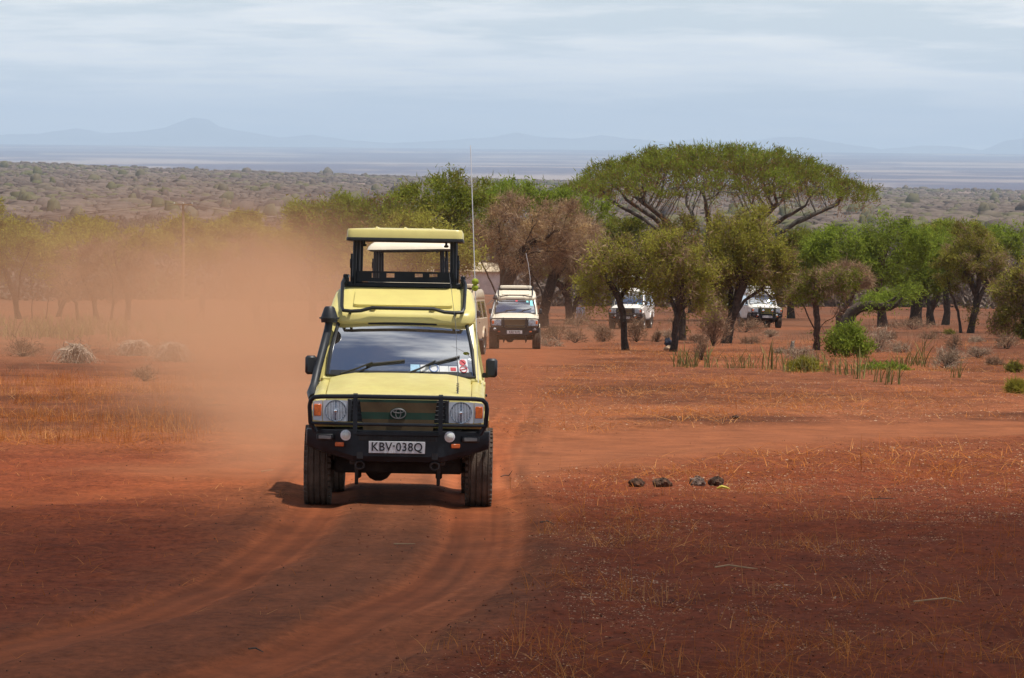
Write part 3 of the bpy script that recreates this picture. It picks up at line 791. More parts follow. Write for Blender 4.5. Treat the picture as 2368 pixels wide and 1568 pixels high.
    def sticker(u0, v0, u1, v1, mat, lift=.004, nm='sticker'):
        return MB().loft([[ws(u, v0, lift), ws(u, v1, lift), ws(u, v1, lift - .0015), ws(u, v0, lift - .0015)] for u in (u0, (u0 + u1) / 2, u1)]).build(nm, M[mat], wsc, smooth=False)
    def ring(u, v, r_, mat, th=.006, lift=.0075):
        c0 = ws(u, v, lift); ax = (ws(u + .01, v, lift) - ws(u - .01, v, lift)).normalized(); ay = (ws(u, v + .02, lift) - ws(u, v - .02, lift)).normalized()
        return MB().tube([c0 + ax * r_ * math.cos(a) + ay * r_ * math.sin(a) for a in [2 * math.pi * i / 16 for i in range(16)]], th, 5, closed=True).build('sticker', M[mat], wsc)
    if stickers == 'main':
        sticker(.565, .085, .628, .215, 'paperblue'); sticker(.634, .085, .688, .215, 'paper'); sticker(.690, .085, .762, .205, 'paper')
        ring(.727, .148, .043, 'ringblue', .005)
        sticker(.766, .085, .828, .195, 'paper'); sticker(.832, .085, .888, .19, 'paper'); sticker(.842, .10, .880, .165, 'paperred', .007)
        sticker(.900, .078, .965, .335, 'paper')
        oc = [(.932 + .024 * math.cos(rad(22.5 + 45 * k)), .268 + .056 * math.sin(rad(22.5 + 45 * k))) for k in range(8)]
        MB().add([ws(a, b_, .0075) for a, b_ in oc], [tuple(range(8))]).build('sticker', M['paperred'], wsc, smooth=False)
        ring(.932, .135, .036, 'paperred', .004)
        MB().tube([ws(.910, .12, .0075), ws(.953, .15, .0075)], .004, 5).build('sticker', M['paperred'], wsc)
    elif stickers == 'cyan':
        sticker(.90, .10, .97, .95, 'paper'); sticker(.90, .55, .97, .93, 'cyan', .007); sticker(.80, .80, .86, .92, 'cyan'); sticker(.50, .86, .56, .96, 'paperred')
        sticker(.02, .66, .88, .70, 'inner')
    elif stickers == 'teal':
        sticker(.88, .06, .965, .95, 'cyan'); sticker(.80, .05, .86, .24, 'paperblue')
    else:
        sticker(.62, .08, .78, .24, 'paper'); sticker(.80, .08, .92, .24, 'paperblue'); sticker(.90, .28, .94, .36, 'amber')
    # --- wipers
    for p0, p1, q0, q1 in (((.095, -.03), (.30, .205), (.255, .175), (.525, .27)), ((.545, -.01), (.74, .255), (.675, .185), (.915, .36))):
        w = MB().tube([ws(*p0, .02), ws(*p0, .045), ws(.55 * p0[0] + .45 * p1[0], .6 * p0[1] + .4 * p1[1], .04), ws(*p1, .035)], [.016, .013, .010, .008], 6)
        wi = w.build('wiper', M['rubber'], root)
        MB().loft([[ws(q0[0] + (q1[0] - q0[0]) * t, q0[1] + (q1[1] - q0[1]) * t + dv, l_) for dv, l_ in ((-.013, .008), (.013, .008), (.010, .030), (-.010, .030))] for t in (0, .3, .7, 1)]).build('wiper_blade', M['rubber'], wi)
    # --- raised hard top
    hb = MB()
    def hr(z, hw, yf, r_): return rrect(-hw, hw, yf, 4.16, z, r_, 6)
    hb.loft([hr(1.785, .69, .935, .10), hr(1.815, .722, .905, .12), hr(1.87, .735, .905, .14), hr(1.925, .738, .95, .15), hr(1.945, .735, 1.01, .15), hr(2.03, .715, 1.23, .16), hr(2.105, .69, 1.43, .17), hr(2.145, .655, 1.55, .17), hr(2.158, .60, 1.63, .16)])
    hb.build('hard_top', P, root, angle=40)
    sl = lambda x0, t, lift=0: Vector((x0, 1.01 + .44 * t, 1.945 + .165 * t)) + Vector((0, -.35, .93)) * lift
    hp = MB().loft([[tuple(Vector(sl(p[0], p[1], lf))) for p in roundpoly([(-.50, .07), (.50, .07), (.49, 1.02), (-.49, 1.02)], .06, 4)] for lf in (.0, .026, .032)])
    hp.build('front_hatch', P, root, angle=40)
    for xh in (-.30, .30):
        MB().box((xh, .975, 1.925), (.065, .05, .06), .008).build('hatch_bracket', P, root)
        MB().box((xh, .955, 1.962), (.055, .04, .022), .006).build('hatch_latch', K, root)
    MB().box((0, 4.24, 1.0), (1.3, .1, .9), .03).build('rear_door', P, root)
    # --- tube rail over the roof front
    pr = [(-.60, 2.6, 2.27), (-.605, 1.62, 2.25), (-.625, 1.42, 2.20), (-.615, .93, 1.965), (-.60, .885, 1.925), (-.52, .875, 1.918), (-.42, .875, 1.925), (-.31, .875, 1.955), (.31, .875, 1.955), (.42, .875, 1.925), (.52, .875, 1.918), (.60, .885, 1.925), (.615, .93, 1.965), (.625, 1.42, 2.20), (.605, 1.62, 2.25), (.60, 2.6, 2.27)]
    rl = MB().tube(pr, .019, 7)
    for s in (-1, 1):
        for yy in (1.75, 2.5): rl.tube([(s * .603, yy, 2.26), (s * .60, yy, 2.13)], .016, 6)
        rl.tube([(s * .53, .875, 1.918), (s * .53, .93, 1.90)], .016, 6); rl.box((s * .60, 1.62, 2.235), (.05, .09, .11), .01)
    if roof_style == 'flat': rl.build('roof_rail', K, root)
    # --- roof opening frame and lifting roof
    fb = MB().box((0, 1.72, 2.185), (1.20, .06, .055), .012)
    for s in (-1, 1): fb.box((s * .585, 2.8, 2.185), (.05, 2.2, .055), .012)
    fb.box((0, 3.9, 2.17), (1.20, .06, .03), .01).build('roof_frame', K, root)
    if popup == 'up':
      if roof_style == 'flat':
        pn = MB(); xs = [-.52, -.335, -.255, -.185, -.105, .105, .185, .255, .335, .52]; hol = [(1, 2), (3, 4), (5, 6), (7, 8)]
        for i in range(9):
            if (i, i + 1) in hol:
                pn.box(((xs[i] + xs[i + 1]) / 2, 1.74, 2.236), (xs[i + 1] - xs[i], .016, .042)); pn.box(((xs[i] + xs[i + 1]) / 2, 1.74, 2.315), (xs[i + 1] - xs[i], .016, .020))
            else: pn.box(((xs[i] + xs[i + 1]) / 2, 1.74, 2.27), (xs[i + 1] - xs[i], .016, .11))
        pn.build('spare_panel', K, root, smooth=False)
      if True:
        for s in (-1, 1):
            for yy, xx in ((1.70, .515), (1.82, .485), (3.35, .515), (3.80, .50)):
                MB().tube([(s * xx, yy, 2.19), (s * (xx - .005), yy, 2.655)], .021, 8).build('roof_post', K, root)
            MB().tube([(s * .545, 1.76, 2.2), (s * .545, 1.74, 2.50)], .011, 6).box((s * .545, 1.75, 2.40), (.035, .03, .10), .008).build('gas_strut', K, root)
            MB().lathe([(.0, .0), (.022, .004), (.026, .02), (.012, .03), (.012, .06)], 10, 'Z', (s * .42, 1.80, 2.575), True).build('roof_knob', K, root)
        rt_ = MB()
        if roof_style == 'flat':
            yf, yb, hwd = 1.48, 4.0, .592
            zl, zt = 2.655, 2.755
            rt_.loft([rrect(-hwd + .012, hwd - .012, yf + .012, yb - .012, zl, .07), rrect(-hwd, hwd, yf, yb, zl + .01, .07), rrect(-hwd + .003, hwd - .003, yf + .004, yb - .004, zt - .02, .07), rrect(-hwd + .014, hwd - .014, yf + .02, yb - .02, zt, .07), rrect(-hwd + .3, hwd - .3, yf + .5, yb - .5, zt + .016, .1)])
            ro = rt_.build('lifting_roof', P, root, angle=40)
            MB().loft([rrect(-hwd - .004, hwd + .004, yf - .004, yb + .004, zl - .022, .072), rrect(-hwd - .006, hwd + .006, yf - .006, yb + .006, zl - .004, .072), rrect(-hwd - .002, hwd + .002, yf - .002, yb + .002, zl + .012, .072), rrect(-hwd + .03, hwd - .03, yf + .03, yb - .03, zl - .012, .06)], closed=True).build('rubber_lip', M['rubber'], ro)
            for xr in (-.29, .0, .285):
                MB().loft([[(xr - .022, yf + .03 + q, zt - .004), (xr + .022, yf + .03 + q, zt - .004), (xr + .003, yf + .05 + q, zt + .026), (xr - .003, yf + .05 + q, zt + .026)] for q in (0, 2.3)]).build('roof_rib', P, ro)
        else:
            yf, yb, hwd, zl, zt = 1.45, 4.0, .62, 2.63, 2.745
            rt_.loft([rrect(-hwd, hwd, yf, yb, zl, .10), rrect(-hwd + .02, hwd - .02, yf + .02, yb - .02, zl + .05, .10), rrect(-hwd + .06, hwd - .06, yf + .07, yb - .07, zt - .025, .12), rrect(-hwd + .10, hwd - .10, yf + .13, yb - .12, zt, .12), rrect(-hwd + .35, hwd - .35, yf + .6, yb - .6, zt + .02, .12)])
            ro = rt_.build('lifting_roof', P, root, angle=45)
            MB().loft([rrect(-hwd + .012, hwd - .012, yf + .012, yb - .012, zl + .002, .10), rrect(-hwd + .05, hwd - .05, yf + .05, yb - .05, zl - .025, .08), rrect(-hwd + .08, hwd - .08, yf + .08, yb - .08, zl + .0, .07)], closed=True).build('roof_lining', M['inner'], ro)
    else:
        ro = MB().loft([rrect(-.57, .57, 1.55, 3.98, 2.20, .08), rrect(-.585, .585, 1.53, 4.0, 2.215, .09), rrect(-.58, .58, 1.54, 3.99, 2.285, .09), rrect(-.55, .55, 1.58, 3.95, 2.315, .09), rrect(-.3, .3, 2, 3.5, 2.328, .1)]).build('lifting_roof', P, root, angle=40)
        MB().tube([(-.57, 1.52, 2.20), (.57, 1.52, 2.20)], .014, 6).build('rubber_lip', M['rubber'], ro)
    # --- nose: grille, lamps
    gr = MB().box((0, -.745, .965), (1.00, .02, .225), .006).build('grille', M['rubber'], root)
    for k in range(5): MB().box((0, -.762, .885 + .042 * k), (.96, .018, .014), .004).build('slat', M['plastic'], gr)
    for s in (-1, 1): MB().box((s * .475, -.765, .965), (.035, .025, .22), .006).build('grille_end', M['plastic'], gr)
    if cover:
        cv = MB().loft([[(x0 * (.338 + .04 * (z - .76) / .32) / 1.0, -.783 - .012 * (1 - x0 * x0) + .004 * math.sin(9 * x0 + 20 * z), z) for x0 in [-1 + 2 * i / 12 for i in range(13)]] + [(x0 * (.338 + .04 * (z - .76) / .32), -.775, z) for x0 in [1 - 2 * i / 12 for i in range(13)]] for z in (.765, .83, .90, .97, 1.03, 1.075)])
        cvo = cv.build('grille_cover', M[cover], root)
        if cover == 'cover':
            c0 = (.0, -.803, .94)
            bd = MB().add([(c0[0] + .085 * math.cos(a), -.800, c0[2] + .060 * math.sin(a)) for a in [2 * math.pi * i / 24 for i in range(24)]] + [(c0[0], -.802, c0[2])], [(i, (i + 1) % 24, 24) for i in range(24)])
            bd.build('emblem_backing', cover_mat('emblem_green', [(0, GR), (.5, (.02, .055, .036))]), cvo, smooth=False)
            em = MB()
            def ell(rx, rz, cz=0, th=.006, yv=-.808): em.tube([(c0[0] + rx * math.cos(a), yv, c0[2] + cz + rz * math.sin(a)) for a in [2 * math.pi * i / 28 for i in range(28)]], th, 6, closed=True)
            ell(.072, .048, 0, .0065); ell(.0245, .046, .001, .0055, -.811); ell(.052, .017, .024, .0055, -.812)
            em.build('emblem', M['steel'], cvo)
    for s in (-1, 1):
        hl = MB().prism(roundpoly([(s * .49, .855), (s * .735, .855), (s * .735, 1.06), (s * .49, 1.06)], .012, 2), 'Y', -.765, -.745).build('headlight', M['lampshell'], root)
        cx_ = s * .612
        dish = [(.006, -.772), (.022, -.776), (.03, -.7720), (.062, -.7685), (.092, -.7665), (.100, -.7780), (.107, -.7780), (.108, -.764)]
        MB().lathe(dish, 28, 'Y', (cx_, 0, .957)).build('reflector', M['lampdish'], hl, angle=30)
        ln = MB()
        for k in range(-6, 7): 
            hh = math.sqrt(max(0, .096 ** 2 - (k * .0148) ** 2))
            if abs(k) > 0: ln.box((cx_ + k * .0148, -.7745, .957), (.0065, .004, 2 * hh))
        ln.build('lens_rib', M['lensrib'], hl, smooth=False)
        MB().lathe([(.0, -.795), (.014, -.793), (.020, -.784), (.020, -.77)], 12, 'Y', (cx_, 0, .957), True).build('bulb_cap', M['chrome'], hl)
        ind = MB().prism([(s * .742, .855), (s * .832, .865), (s * .832, 1.045), (s * .742, 1.06)], 'Y', -.755, -.742).build('indicator', M['lampshell'], root)
        MB().box((s * .787, -.762, .962), (.072, .02, .115), .006).build('amber_lens', M['amber'], ind)
    # --- steel bumper
    bp = MB()
    secs = [(-.90, -.60, .77, .66), (-.89, -.66, .775, .60), (-.70, -.80, .775, .54), (-.43, -.925, .775, .465), (.43, -.925, .775, .465), (.70, -.80, .775, .54), (.89, -.66, .775, .60), (.90, -.60, .77, .66)]
    bp.loft([[(x0, yf, zt - .006), (x0, yf + .01, zt), (x0, yf + .22, zt), (x0, yf + .22, zb + .03), (x0, yf + .10, zb), (x0, yf + .03, zb + .01), (x0, yf, zb + .06)] for x0, yf, zt, zb in secs])
    bumper = bp.build('bumper', K, root, angle=25)
    MB().box((0, -.927, .705), (.76, .012, .055)).build('air_grid', M['rubber'], bumper)
    gd = MB()
    for k in range(19): gd.box((-.36 + .04 * k, -.936, .705), (.005, .005, .05))
    for k in (-1, 0, 1): gd.box((0, -.936, .705 + .014 * k), (.74, .005, .004))
    gd.build('mesh_wire', M['under'], bumper, smooth=False)
    MB().box((0, -.935, .748), (.80, .03, .045), .008).build('cross_brace', K, bumper)
    for s in (-1, 1):
        sk = MB().prism([(s * .395, .50), (s * .335, .50), (s * .335, .565), (s * .395, .565)], 'Y', -.93, -.905).build('recovery_point', M['rubber'], bumper)
        MB().tube([(s * .365 + .042 * math.cos(a), -.90, .435 + .036 * math.sin(a)) for a in [2 * math.pi * i / 14 for i in range(14)]], .011, 6, closed=True).build('shackle', M['under'], bumper)
        fl = MB().box((s * .71, -.815, .70), (.185, .03, .062), .01, Euler((0, 0, s * .44))).build('fog_lamp', M['rubber'], bumper)
        MB().box((s * .71, -.829, .70), (.14, .012, .040), .006, Euler((0, 0, s * .44))).build('lens', M['steel'], fl)
        if stickers in ('main', 'teal'): sx1, sz = .505, .725
        else: sx1, sz = (.72 if stickers == 'cyan' else .52), .715
        yb_ = -.925 + max(0, (sx1 - .43)) * .48
        sp = MB().lathe([(.052, yb_ + .02), (.053, yb_ - .02), (.045, yb_ - .026)], 20, 'Y', (s * sx1, 0, sz), True).build('round_lamp', M['paper'], bumper)
        MB().lathe([(.0, yb_ - .045), (.025, yb_ - .042), (.037, yb_ - .032), (.039, yb_ - .02)], 18, 'Y', (s * sx1, 0, sz)).build('lens', M['lampwhite'], sp)
        MB().box((s * .565, -.885, .635), (.095, .018, .042), .006, Euler((0, 0, s * .44))).build('reflector', M['orange'], bumper)
    # --- bull bar
    bb = MB()
    hoop = [(-.80, -.78, .75), (-.855, -.80, .84), (-.865, -.82, 1.0), (-.855, -.83, 1.055), (-.82, -.85, 1.088), (-.75, -.87, 1.097), (-.42, -.955, 1.105), (.42, -.955, 1.105), (.75, -.87, 1.097), (.82, -.85, 1.088), (.855, -.83, 1.055), (.865, -.82, 1.0), (.855, -.80, .84), (.80, -.78, .75)]
    bb.tube(hoop, .0225, 8)
    bb.tube([(-.86, -.80, .835), (-.42, -.95, .835), (.42, -.95, .835), (.86, -.80, .835)], .016, 7)
    bb.build('bull_bar', K, root)
    for s in (-1, 1):
        MB().prism([(-.935, .74), (-.975, .74), (-.975, 1.12), (-.965, 1.135), (-.935, 1.135)], 'X', s * .415 - .021, s * .415 + .021).build('bar_upright', K, root, smooth=False)
    if spots:
        for s in (-1, 1):
            so = MB().lathe([(.02, -.93), (.07, -.95), (.092, -1.0), (.095, -1.02), (.088, -1.024)], 18, 'Y', (s * .26, 0, .95), True).build('driving_lamp', K, root)
            MB().lathe([(.0, -1.03), (.05, -1.029), (.088, -1.02)], 18, 'Y', (s * .26, 0, .95)).build('lens', M['chrome'], so)
    # --- number plate
    if plate:
        pl = MB().box((-.005, -.950, .615), (.548, .008, .116), .003).build('number_plate', M['platewhite'], root)
        text_obj('lettering', plate, .116, pl, (-.005, -.956, .616), M['ink'], sx_=.92)
        MB().box((-.035, -.956, .628), (.02, .003, .018)).build('plate_mark', M['dash'], pl)
    # --- mirrors
    for s in (-1, 1):
        mr = MB().box((s * .905, .60, 1.375), (.115, .07, .19), .022, Euler((0, 0, s * -.12))).build('wing_mirror', M['plastic'], root)
        MB().box((s * .845, .63, 1.30), (.07, .035, .05), .01).build('mirror_arm', M['plastic'], mr)
    # --- snorkel (image left)
    if snorkel:
        sn = MB().tube([(-.735, .80, 1.83), (-.745, .79, 1.74), (-.785, .66, 1.55), (-.835, .50, 1.33), (-.86, .40, 1.19), (-.875, .28, 1.10), (-.855, .12, 1.05)], [.038, .040, .042, .042, .042, .058, .055], 10).build('snorkel', M['plastic'] if body != 'cream' else M['steel'], root)
        MB().lathe([(.0, 1.965), (.04, 1.963), (.055, 1.945), (.082, 1.865), (.086, 1.855), (.102, 1.852), (.102, 1.838), (.086, 1.835), (.080, 1.80), (.0, 1.80)], 20, 'Z', (-.735, .80, 0)).build('snorkel_head', M['plastic'], sn)
    # --- aerials
    if hood_whip:
        aw = MB().lathe([(.022, 1.115), (.018, 1.135), (.008, 1.15), (.007, 1.20)], 10, 'Z', (.575, -.66, 0), True)
        aw.tube([(.575 + .013 * math.cos(i * 1.1), -.66 + .013 * math.sin(i * 1.1), 1.165 + .0028 * i) for i in range(30)], .0035, 4)
        aw.tube([(.575, -.66, 1.24), (.565, -.62, 1.45), (.545, -.5, 1.8), (.50, -.35, 2.12), (.47, -.25, 2.32)], [.004, .003, .0028, .0025, .002], 5)
        aw.build('bonnet_aerial', M['steel'], root)
    if whip:
        pts, mt_, r0 = whip
        aw = MB().tube(pts, [r0] * len(pts), 5).build('whip_aerial', M[mt_], root)
        if body == 'yellow':
            for zz, r_ in ((2.175, .033), (2.235, .035)):
                tb = MB().lathe([(max(1e-4, r_ * math.sin(math.pi * i / 10)), zz - r_ * math.cos(math.pi * i / 10)) for i in range(11)], 14, 'Z', (.726, .52, 0)).build('tennis_ball', M['ball'], aw)
    # --- running gear
    for xx, yy in ((-.795, 0), (.795, 0), (-.745, 2.98), (.745, 2.98)): wheel(root, xx, yy)
    for yy in (0, 2.98):
        MB().tube([(-.70, yy, .40), (.70, yy, .40)], .045, 8).lathe([(.0, yy - .16), (.07, yy - .15), (.125, yy - .09), (.14, yy), (.10, yy + .12), (.0, yy + .15)], 14, 'Y', (-.20, 0, .385)).build('axle', M['under'], root)
    MB().box((0, -.64, .66), (1.24, .10, .30), .02).box((-.66, -.55, .70), (.34, .12, .18), .02).box((.66, -.55, .70), (.34, .12, .18), .02).build('radiator_guard', M['under'], root)
    uc_ = MB().box((0, 1.9, .62), (1.36, 4.4, .16), .02).box((0, -.35, .58), (1.0, .7, .20), .03)
    uc_.box((0, -.22, .43), (1.26, .10, .19), .02).box((0, .35, .47), (.80, .9, .12), .02)
    for s in (-1, 1):
        uc_.box((s * .42, 1.6, .50), (.09, 4.9, .12), .01)
        uc_.box((s * .40, -.62, .36), (.035, .06, .25), .008); uc_.box((s * .40, .0, .33), (.065, .12, .10), .01)
        uc_.tube([(s * .40, -.62, .42), (s * .40, -.2, .30), (s * .40, .2, .30), (s * .40, .65, .44)], .028, 6)
    uc_.tube([(-.62, -.22, .42), (.62, -.22, .42)], .018, 6).tube([(-.1, -.3, .50), (.58, -.26, .44)], .015, 6)
    uc_.build('chassis', M['under'], root)
    for s in (-1, 1): MB().box((s * .74, 3.55, .42), (.26, .012, .34)).build('mud_flap', M['rubber'], root)
    return root
VG = 'safari vehicles driving in convoy'
car1 = make_vehicle('nearest yellow safari vehicle with raised roof and black bull bar', VG, 920, 1157, rad(0.3), 'yellow', 'KBV 038Q', 'up', 'cover', hood_whip=True,
    whip=([(.775, .45, 1.20), (.755, .50, 1.6), (.725, .52, 2.2), (.70, .54, 2.7), (.675, .56, 3.2), (.655, .60, 3.60)], 'whip', .005), roll=rad(0.4))
car2 = make_vehicle('cream safari vehicle close behind the yellow one, only its raised rounded roof showing', VG, 0, 0, rad(-1.2), 'cream', None, 'up', 'cover2', roof_style='round', stickers='other', posn=(-1.54, 76.5))
car3 = make_vehicle('cream safari vehicle with lowered roof and plate KBJ 929J on the track', VG, 1190, 812, rad(-0.6), 'cream', 'KBJ 929J', 'down', 'cover2', stickers='cyan',
    whip=([(.52, 1.5, 2.15), (.52, 1.52, 2.6), (.45, 1.55, 3.1), (.36, 1.6, 3.5)], 'whip', .007))
car6 = make_vehicle('dusty beige safari vehicle whose side shows past the yellow one', VG, 1037, 826, rad(-5.5), 'beige', None, 'down', 'cover2', stickers='other', snorkel=False)
car4 = make_vehicle('cream safari vehicle with raised roof partly hidden behind a thin tree trunk', VG, 1450, 765, rad(-9.5), 'white', 'KBA 742A', 'up', 'cover2', 'glass_teal', stickers='teal')
car5 = make_vehicle('farthest white safari vehicle with two driving lamps under the trees', VG, 1766, 762, rad(8.0), 'white', 'KAY 720C', 'down', 'cover3', stickers='other', snorkel=False, spots=True,
    whip=([(.84, -.70, .8), (.85, -.70, 1.6), (.86, -.70, 2.6)], 'black', .016))
# ------------------------------------------------------------------ trees grown towards attraction points
def grow(attr, nodes, parents, step, kill, rng, maxit=90, jitter=0.12, up=0.0, maxn=2600):
    P = [np.array(p, float) for p in nodes]; par = list(parents)
    A = np.asarray(attr, float); alive = np.ones(len(A), bool)
    nd = np.full(len(A), 1e9); ni = np.zeros(len(A), int)
    def upd(s0):
        B = np.array(P[s0:])
        D = np.linalg.norm(A[:, None, :] - B[None], axis=2)
        j = D.argmin(1); dm = D[np.arange(len(A)), j]
        m = dm < nd; nd[m] = dm[m]; ni[m] = j[m] + s0
    upd(0); kids = {}
    for _ in range(maxit):
        alive &= nd > kill
        if not alive.any() or len(P) > maxn: break
        idx = np.unique(ni[alive]); s0 = len(P)
        for k in idx:
            m = alive & (ni == k)
            if kids.get(k, 0) >= 3: 
                alive[m & (rng.random(len(A)) < .5)] = False; continue
            v = A[m] - P[k]; v = (v / (np.linalg.norm(v, axis=1)[:, None] + 1e-9)).sum(0)
            L = np.linalg.norm(v)
            if L < 1e-6: v = rng.normal(size=3); L = np.linalg.norm(v)
            v = v / L + rng.normal(size=3) * jitter + np.array([0, 0, up]); v /= np.linalg.norm(v)
            P.append(P[k] + v * step); par.append(k); kids[k] = kids.get(k, 0) + 1
        if len(P) == s0: break
        upd(s0)
    return np.array(P), np.array(par)
def radii(P, par, tip, base, pw=2.2):
    n = len(P); acc = np.zeros(n); r = np.zeros(n); nch = np.zeros(n, int)
    for i in range(n):
        if par[i] >= 0: nch[par[i]] += 1
    acc[nch == 0] = tip ** pw
    for i in range(n - 1, -1, -1):
        if par[i] >= 0: acc[par[i]] += acc[i]
    r = acc ** (1 / pw)
    k = math.log(base / tip) / max(1e-6, math.log(r.max() / tip)) if r.max() > tip else 1
    return tip * (r / tip) ** k, nch
def skin_branches(P, par, r, mb, rmin=0.0):
    n = len(P); ch = [[] for _ in range(n)]
    for i in range(n):
        if par[i] >= 0: ch[par[i]].append(i)
    starts = [(i, None) for i in range(n) if par[i] < 0]
    while starts:
        i, p = starts.pop(); pts = []; rr = []
        if p is not None: pts.append(P[p]); rr.append(min(r[p], r[i] * 1.25))
        while True:
            pts.append(P[i]); rr.append(r[i])
            c = sorted(ch[i], key=lambda q: -r[q])
            if not c: break
            for q in c[1:]: starts.append((q, i))
            i = c[0]
        if len(pts) < 2 or max(rr) < rmin: continue
        rr[-1] *= 0.5
        big = max(rr)
        mb.tube([tuple(p_) for p_ in pts], [float(q) for q in rr], 8 if big > .12 else (5 if big > .03 else 3), cap=False)
def blades(C, L, W, rng, up=0.0, flat=0.0, out=None):
    """one slim triangle per centre: leaf sprays and twigs"""
    n = len(C); d = rng.normal(size=(n, 3)); d[:, 2] = d[:, 2] * (1 - flat) + up
    if out is not None: d = d + out
    d /= np.linalg.norm(d, axis=1)[:, None] + 1e-9
    s = np.cross(d, rng.normal(size=(n, 3))); s /= np.linalg.norm(s, axis=1)[:, None] + 1e-9
    l = (L * rng.uniform(.6, 1.4, n))[:, None]; w = (W * rng.uniform(.6, 1.4, n))[:, None]
    a = C - s * w / 2; b = C + s * w / 2; c = C + d * l
    return np.stack([a, b, c], 1).reshape(-1, 3)
def tree(name, label, d, base, trunks, crowns, leaf, nleaf=7000, L=.16, Wd=.06, r=.13, nattr=330, step=.28, kill=.42, bark='bark', depth=.85, sigma=.22,
         tip=.008, up=.0, droop=0.0, jitter=.14, seed=None, group=None, cat='tree', twig=0, dome=False, mix=None, lup=.25, shell=0.0):
    """crowns: ellipses (cx, cy, rx, ry) on the photograph, set at distance d; trunks: polylines from the base"""
    rng = np.random.default_rng(seed if seed is not None else abs(hash((base, d))) % 99991)
    if d is None:
        bx, d = G0(*base)
    v = at_d(base[0], base[1], d); bx = v.x
    s = d / FPX; gz = ground(bx, d)
    o = thing(name, label, cat, (bx, d, gz - .05), None, group)
    def loc(px, py): w = at_d(px, py, d); return np.array([w.x - bx, 0.0, w.z - gz + .05])
    A = []
    tot = sum(c[2] * c[3] for c in crowns)
    dens = []
    for c in crowns:
        cx_, cy_, rx, ry = c[:4]; dp = c[4] if len(c) > 4 else depth
        k = max(8, int(nattr * c[2] * c[3] / tot)); q = rng.normal(size=(k, 3)); q /= np.linalg.norm(q, axis=1)[:, None]
        if dome: 
            q[:, 2] = np.abs(q[:, 2]); q[:, :2] *= 1.0; rad_ = rng.uniform(.80, 1.0, k)
        else: rad_ = rng.uniform(0, 1, k) ** (1 / (3 + 4 * shell))
        q = q * rad_[:, None]
        if dome:
            u = rng.uniform(0, 2 * math.pi, k); rr = np.sqrt(rng.uniform(0, 1, k))
            th = rng.uniform(0, 1, k)
            zt = 1 - .78 * rr ** 2.4
            rr = rr * (1 + .06 * np.sin(3 * u + 1)); q = np.stack([rr * np.cos(u), rr * np.sin(u), zt + .05 * np.sin(5 * u) * rr - th * (.34 - .16 * rr)], 1)
        ctr = loc(cx_, cy_)
        A.append(ctr + q * np.array([rx * s, rx * s * dp, ry * s]))
    A = np.concatenate(A)
    A = A + .25 * step * rng.normal(size=A.shape)
    A = A[A[:, 2] > .5 * step]
    nodes, par = [], []
    for t in trunks:
        pts = [np.array([0, 0, 0.0])] + [loc(*p[:2]) + np.array([0, (p[2] if len(p) > 2 else rng.uniform(-.25, .25)) , 0]) for p in t[1:]]
        if t[0] != base:
            pts[0] = loc(*t[0]); pts[0][2] = 0
        prev = -1
        for a, b in zip(pts[:-1], pts[1:]):
            k = max(1, int(np.linalg.norm(b - a) / step))
            for i in range(k + (0 if prev >= 0 else 1)):
                f = (i + (1 if prev >= 0 else 0)) / k
                p = a + (b - a) * min(1, f) + rng.normal(size=3) * np.array([.05, .05, 0]) * step * 2
                nodes.append(p); par.append(prev); prev = len(nodes) - 1
    r = r * (.78 if leaf in ('leaf_olive', 'leaf_dark') else 1)
    P, pr = grow(A, nodes, par, step, kill, rng, jitter=jitter, up=up)
    rr, nch = radii(P, pr, tip, r)
    if not dome: rr = np.where(rr > .35 * r, rr, tip + (rr - tip) * .72)
    for i in range(len(P)):                                   # root flare
        if pr[i] < 0: rr[i] *= 1.35
    mb = MB(); skin_branches(P, pr, rr, mb)
    mb.build('trunk', M[bark], o, angle=60)
    # foliage round the fine twigs
    tips = np.where(rr < tip * 2.6)[0]
    if dome:
        c0 = loc(*crowns[0][:2]); q_ = np.hypot((P[tips, 0] - c0[0]) / (crowns[0][2] * s), (P[tips, 1] - c0[1]) / (crowns[0][2] * s * (crowns[0][4] if len(crowns[0]) > 4 else depth)))
        tips = tips[(P[tips, 2] - c0[2]) / (crowns[0][3] * s) > 1 - .78 * q_ ** 2.4 - (.47 - .18 * q_)]
    if len(tips) == 0: tips = np.arange(len(P))
    def cloud(nm, mat, n, L_, W_, sg, bias, lup_, dr):
        if n <= 0: return
        wgt = rng.uniform(.05, 1, len(tips)) ** (.8 if dome else 3.4) * (1 + 1.5 * (nch[tips] == 0)); wgt /= wgt.sum()
        ci = rng.choice(len(tips), n, p=wgt); C = P[tips[ci]] + rng.normal(size=(n, 3)) * sg * (.45 + .75 * rng.random(n))[:, None] * np.array([1, 1, .70])
        if dr: C[:, 2] -= np.abs(rng.normal(size=n)) * dr
        C = C[C[:, 2] > .15]
        bd = P[tips] - P[pr[tips]]; ang = None
        ctr = A.mean(0); out_ = (C - ctr); out_ /= np.linalg.norm(out_, axis=1)[:, None] + 1e-6
        V = blades(C, L_, W_, rng, up=lup_, out=out_ * .5)
        tint = np.repeat(np.clip(rng.normal(.5, .22, len(C)) + bias, 0, 1), 3)
        T = np.arange(len(V)).reshape(-1, 3)
        me = fmesh(nm, V, T, M[mat], tint); link(nm, me, o)
    cloud('crown', leaf, int(nleaf * (.64 if leaf in ('leaf_olive', 'leaf_dark', 'leaf_brown') else .85)), L, Wd, sigma, 0, lup, droop)
    if twig: cloud('twigs', 'twig', twig, L * 2.2, .022, sigma * .9, .15, .1, droop)
    if mix: cloud('dry_crown', mix[0], mix[1], L, Wd * .7, sigma, 0, lup, droop + (.75 if dome else 0))
    return o
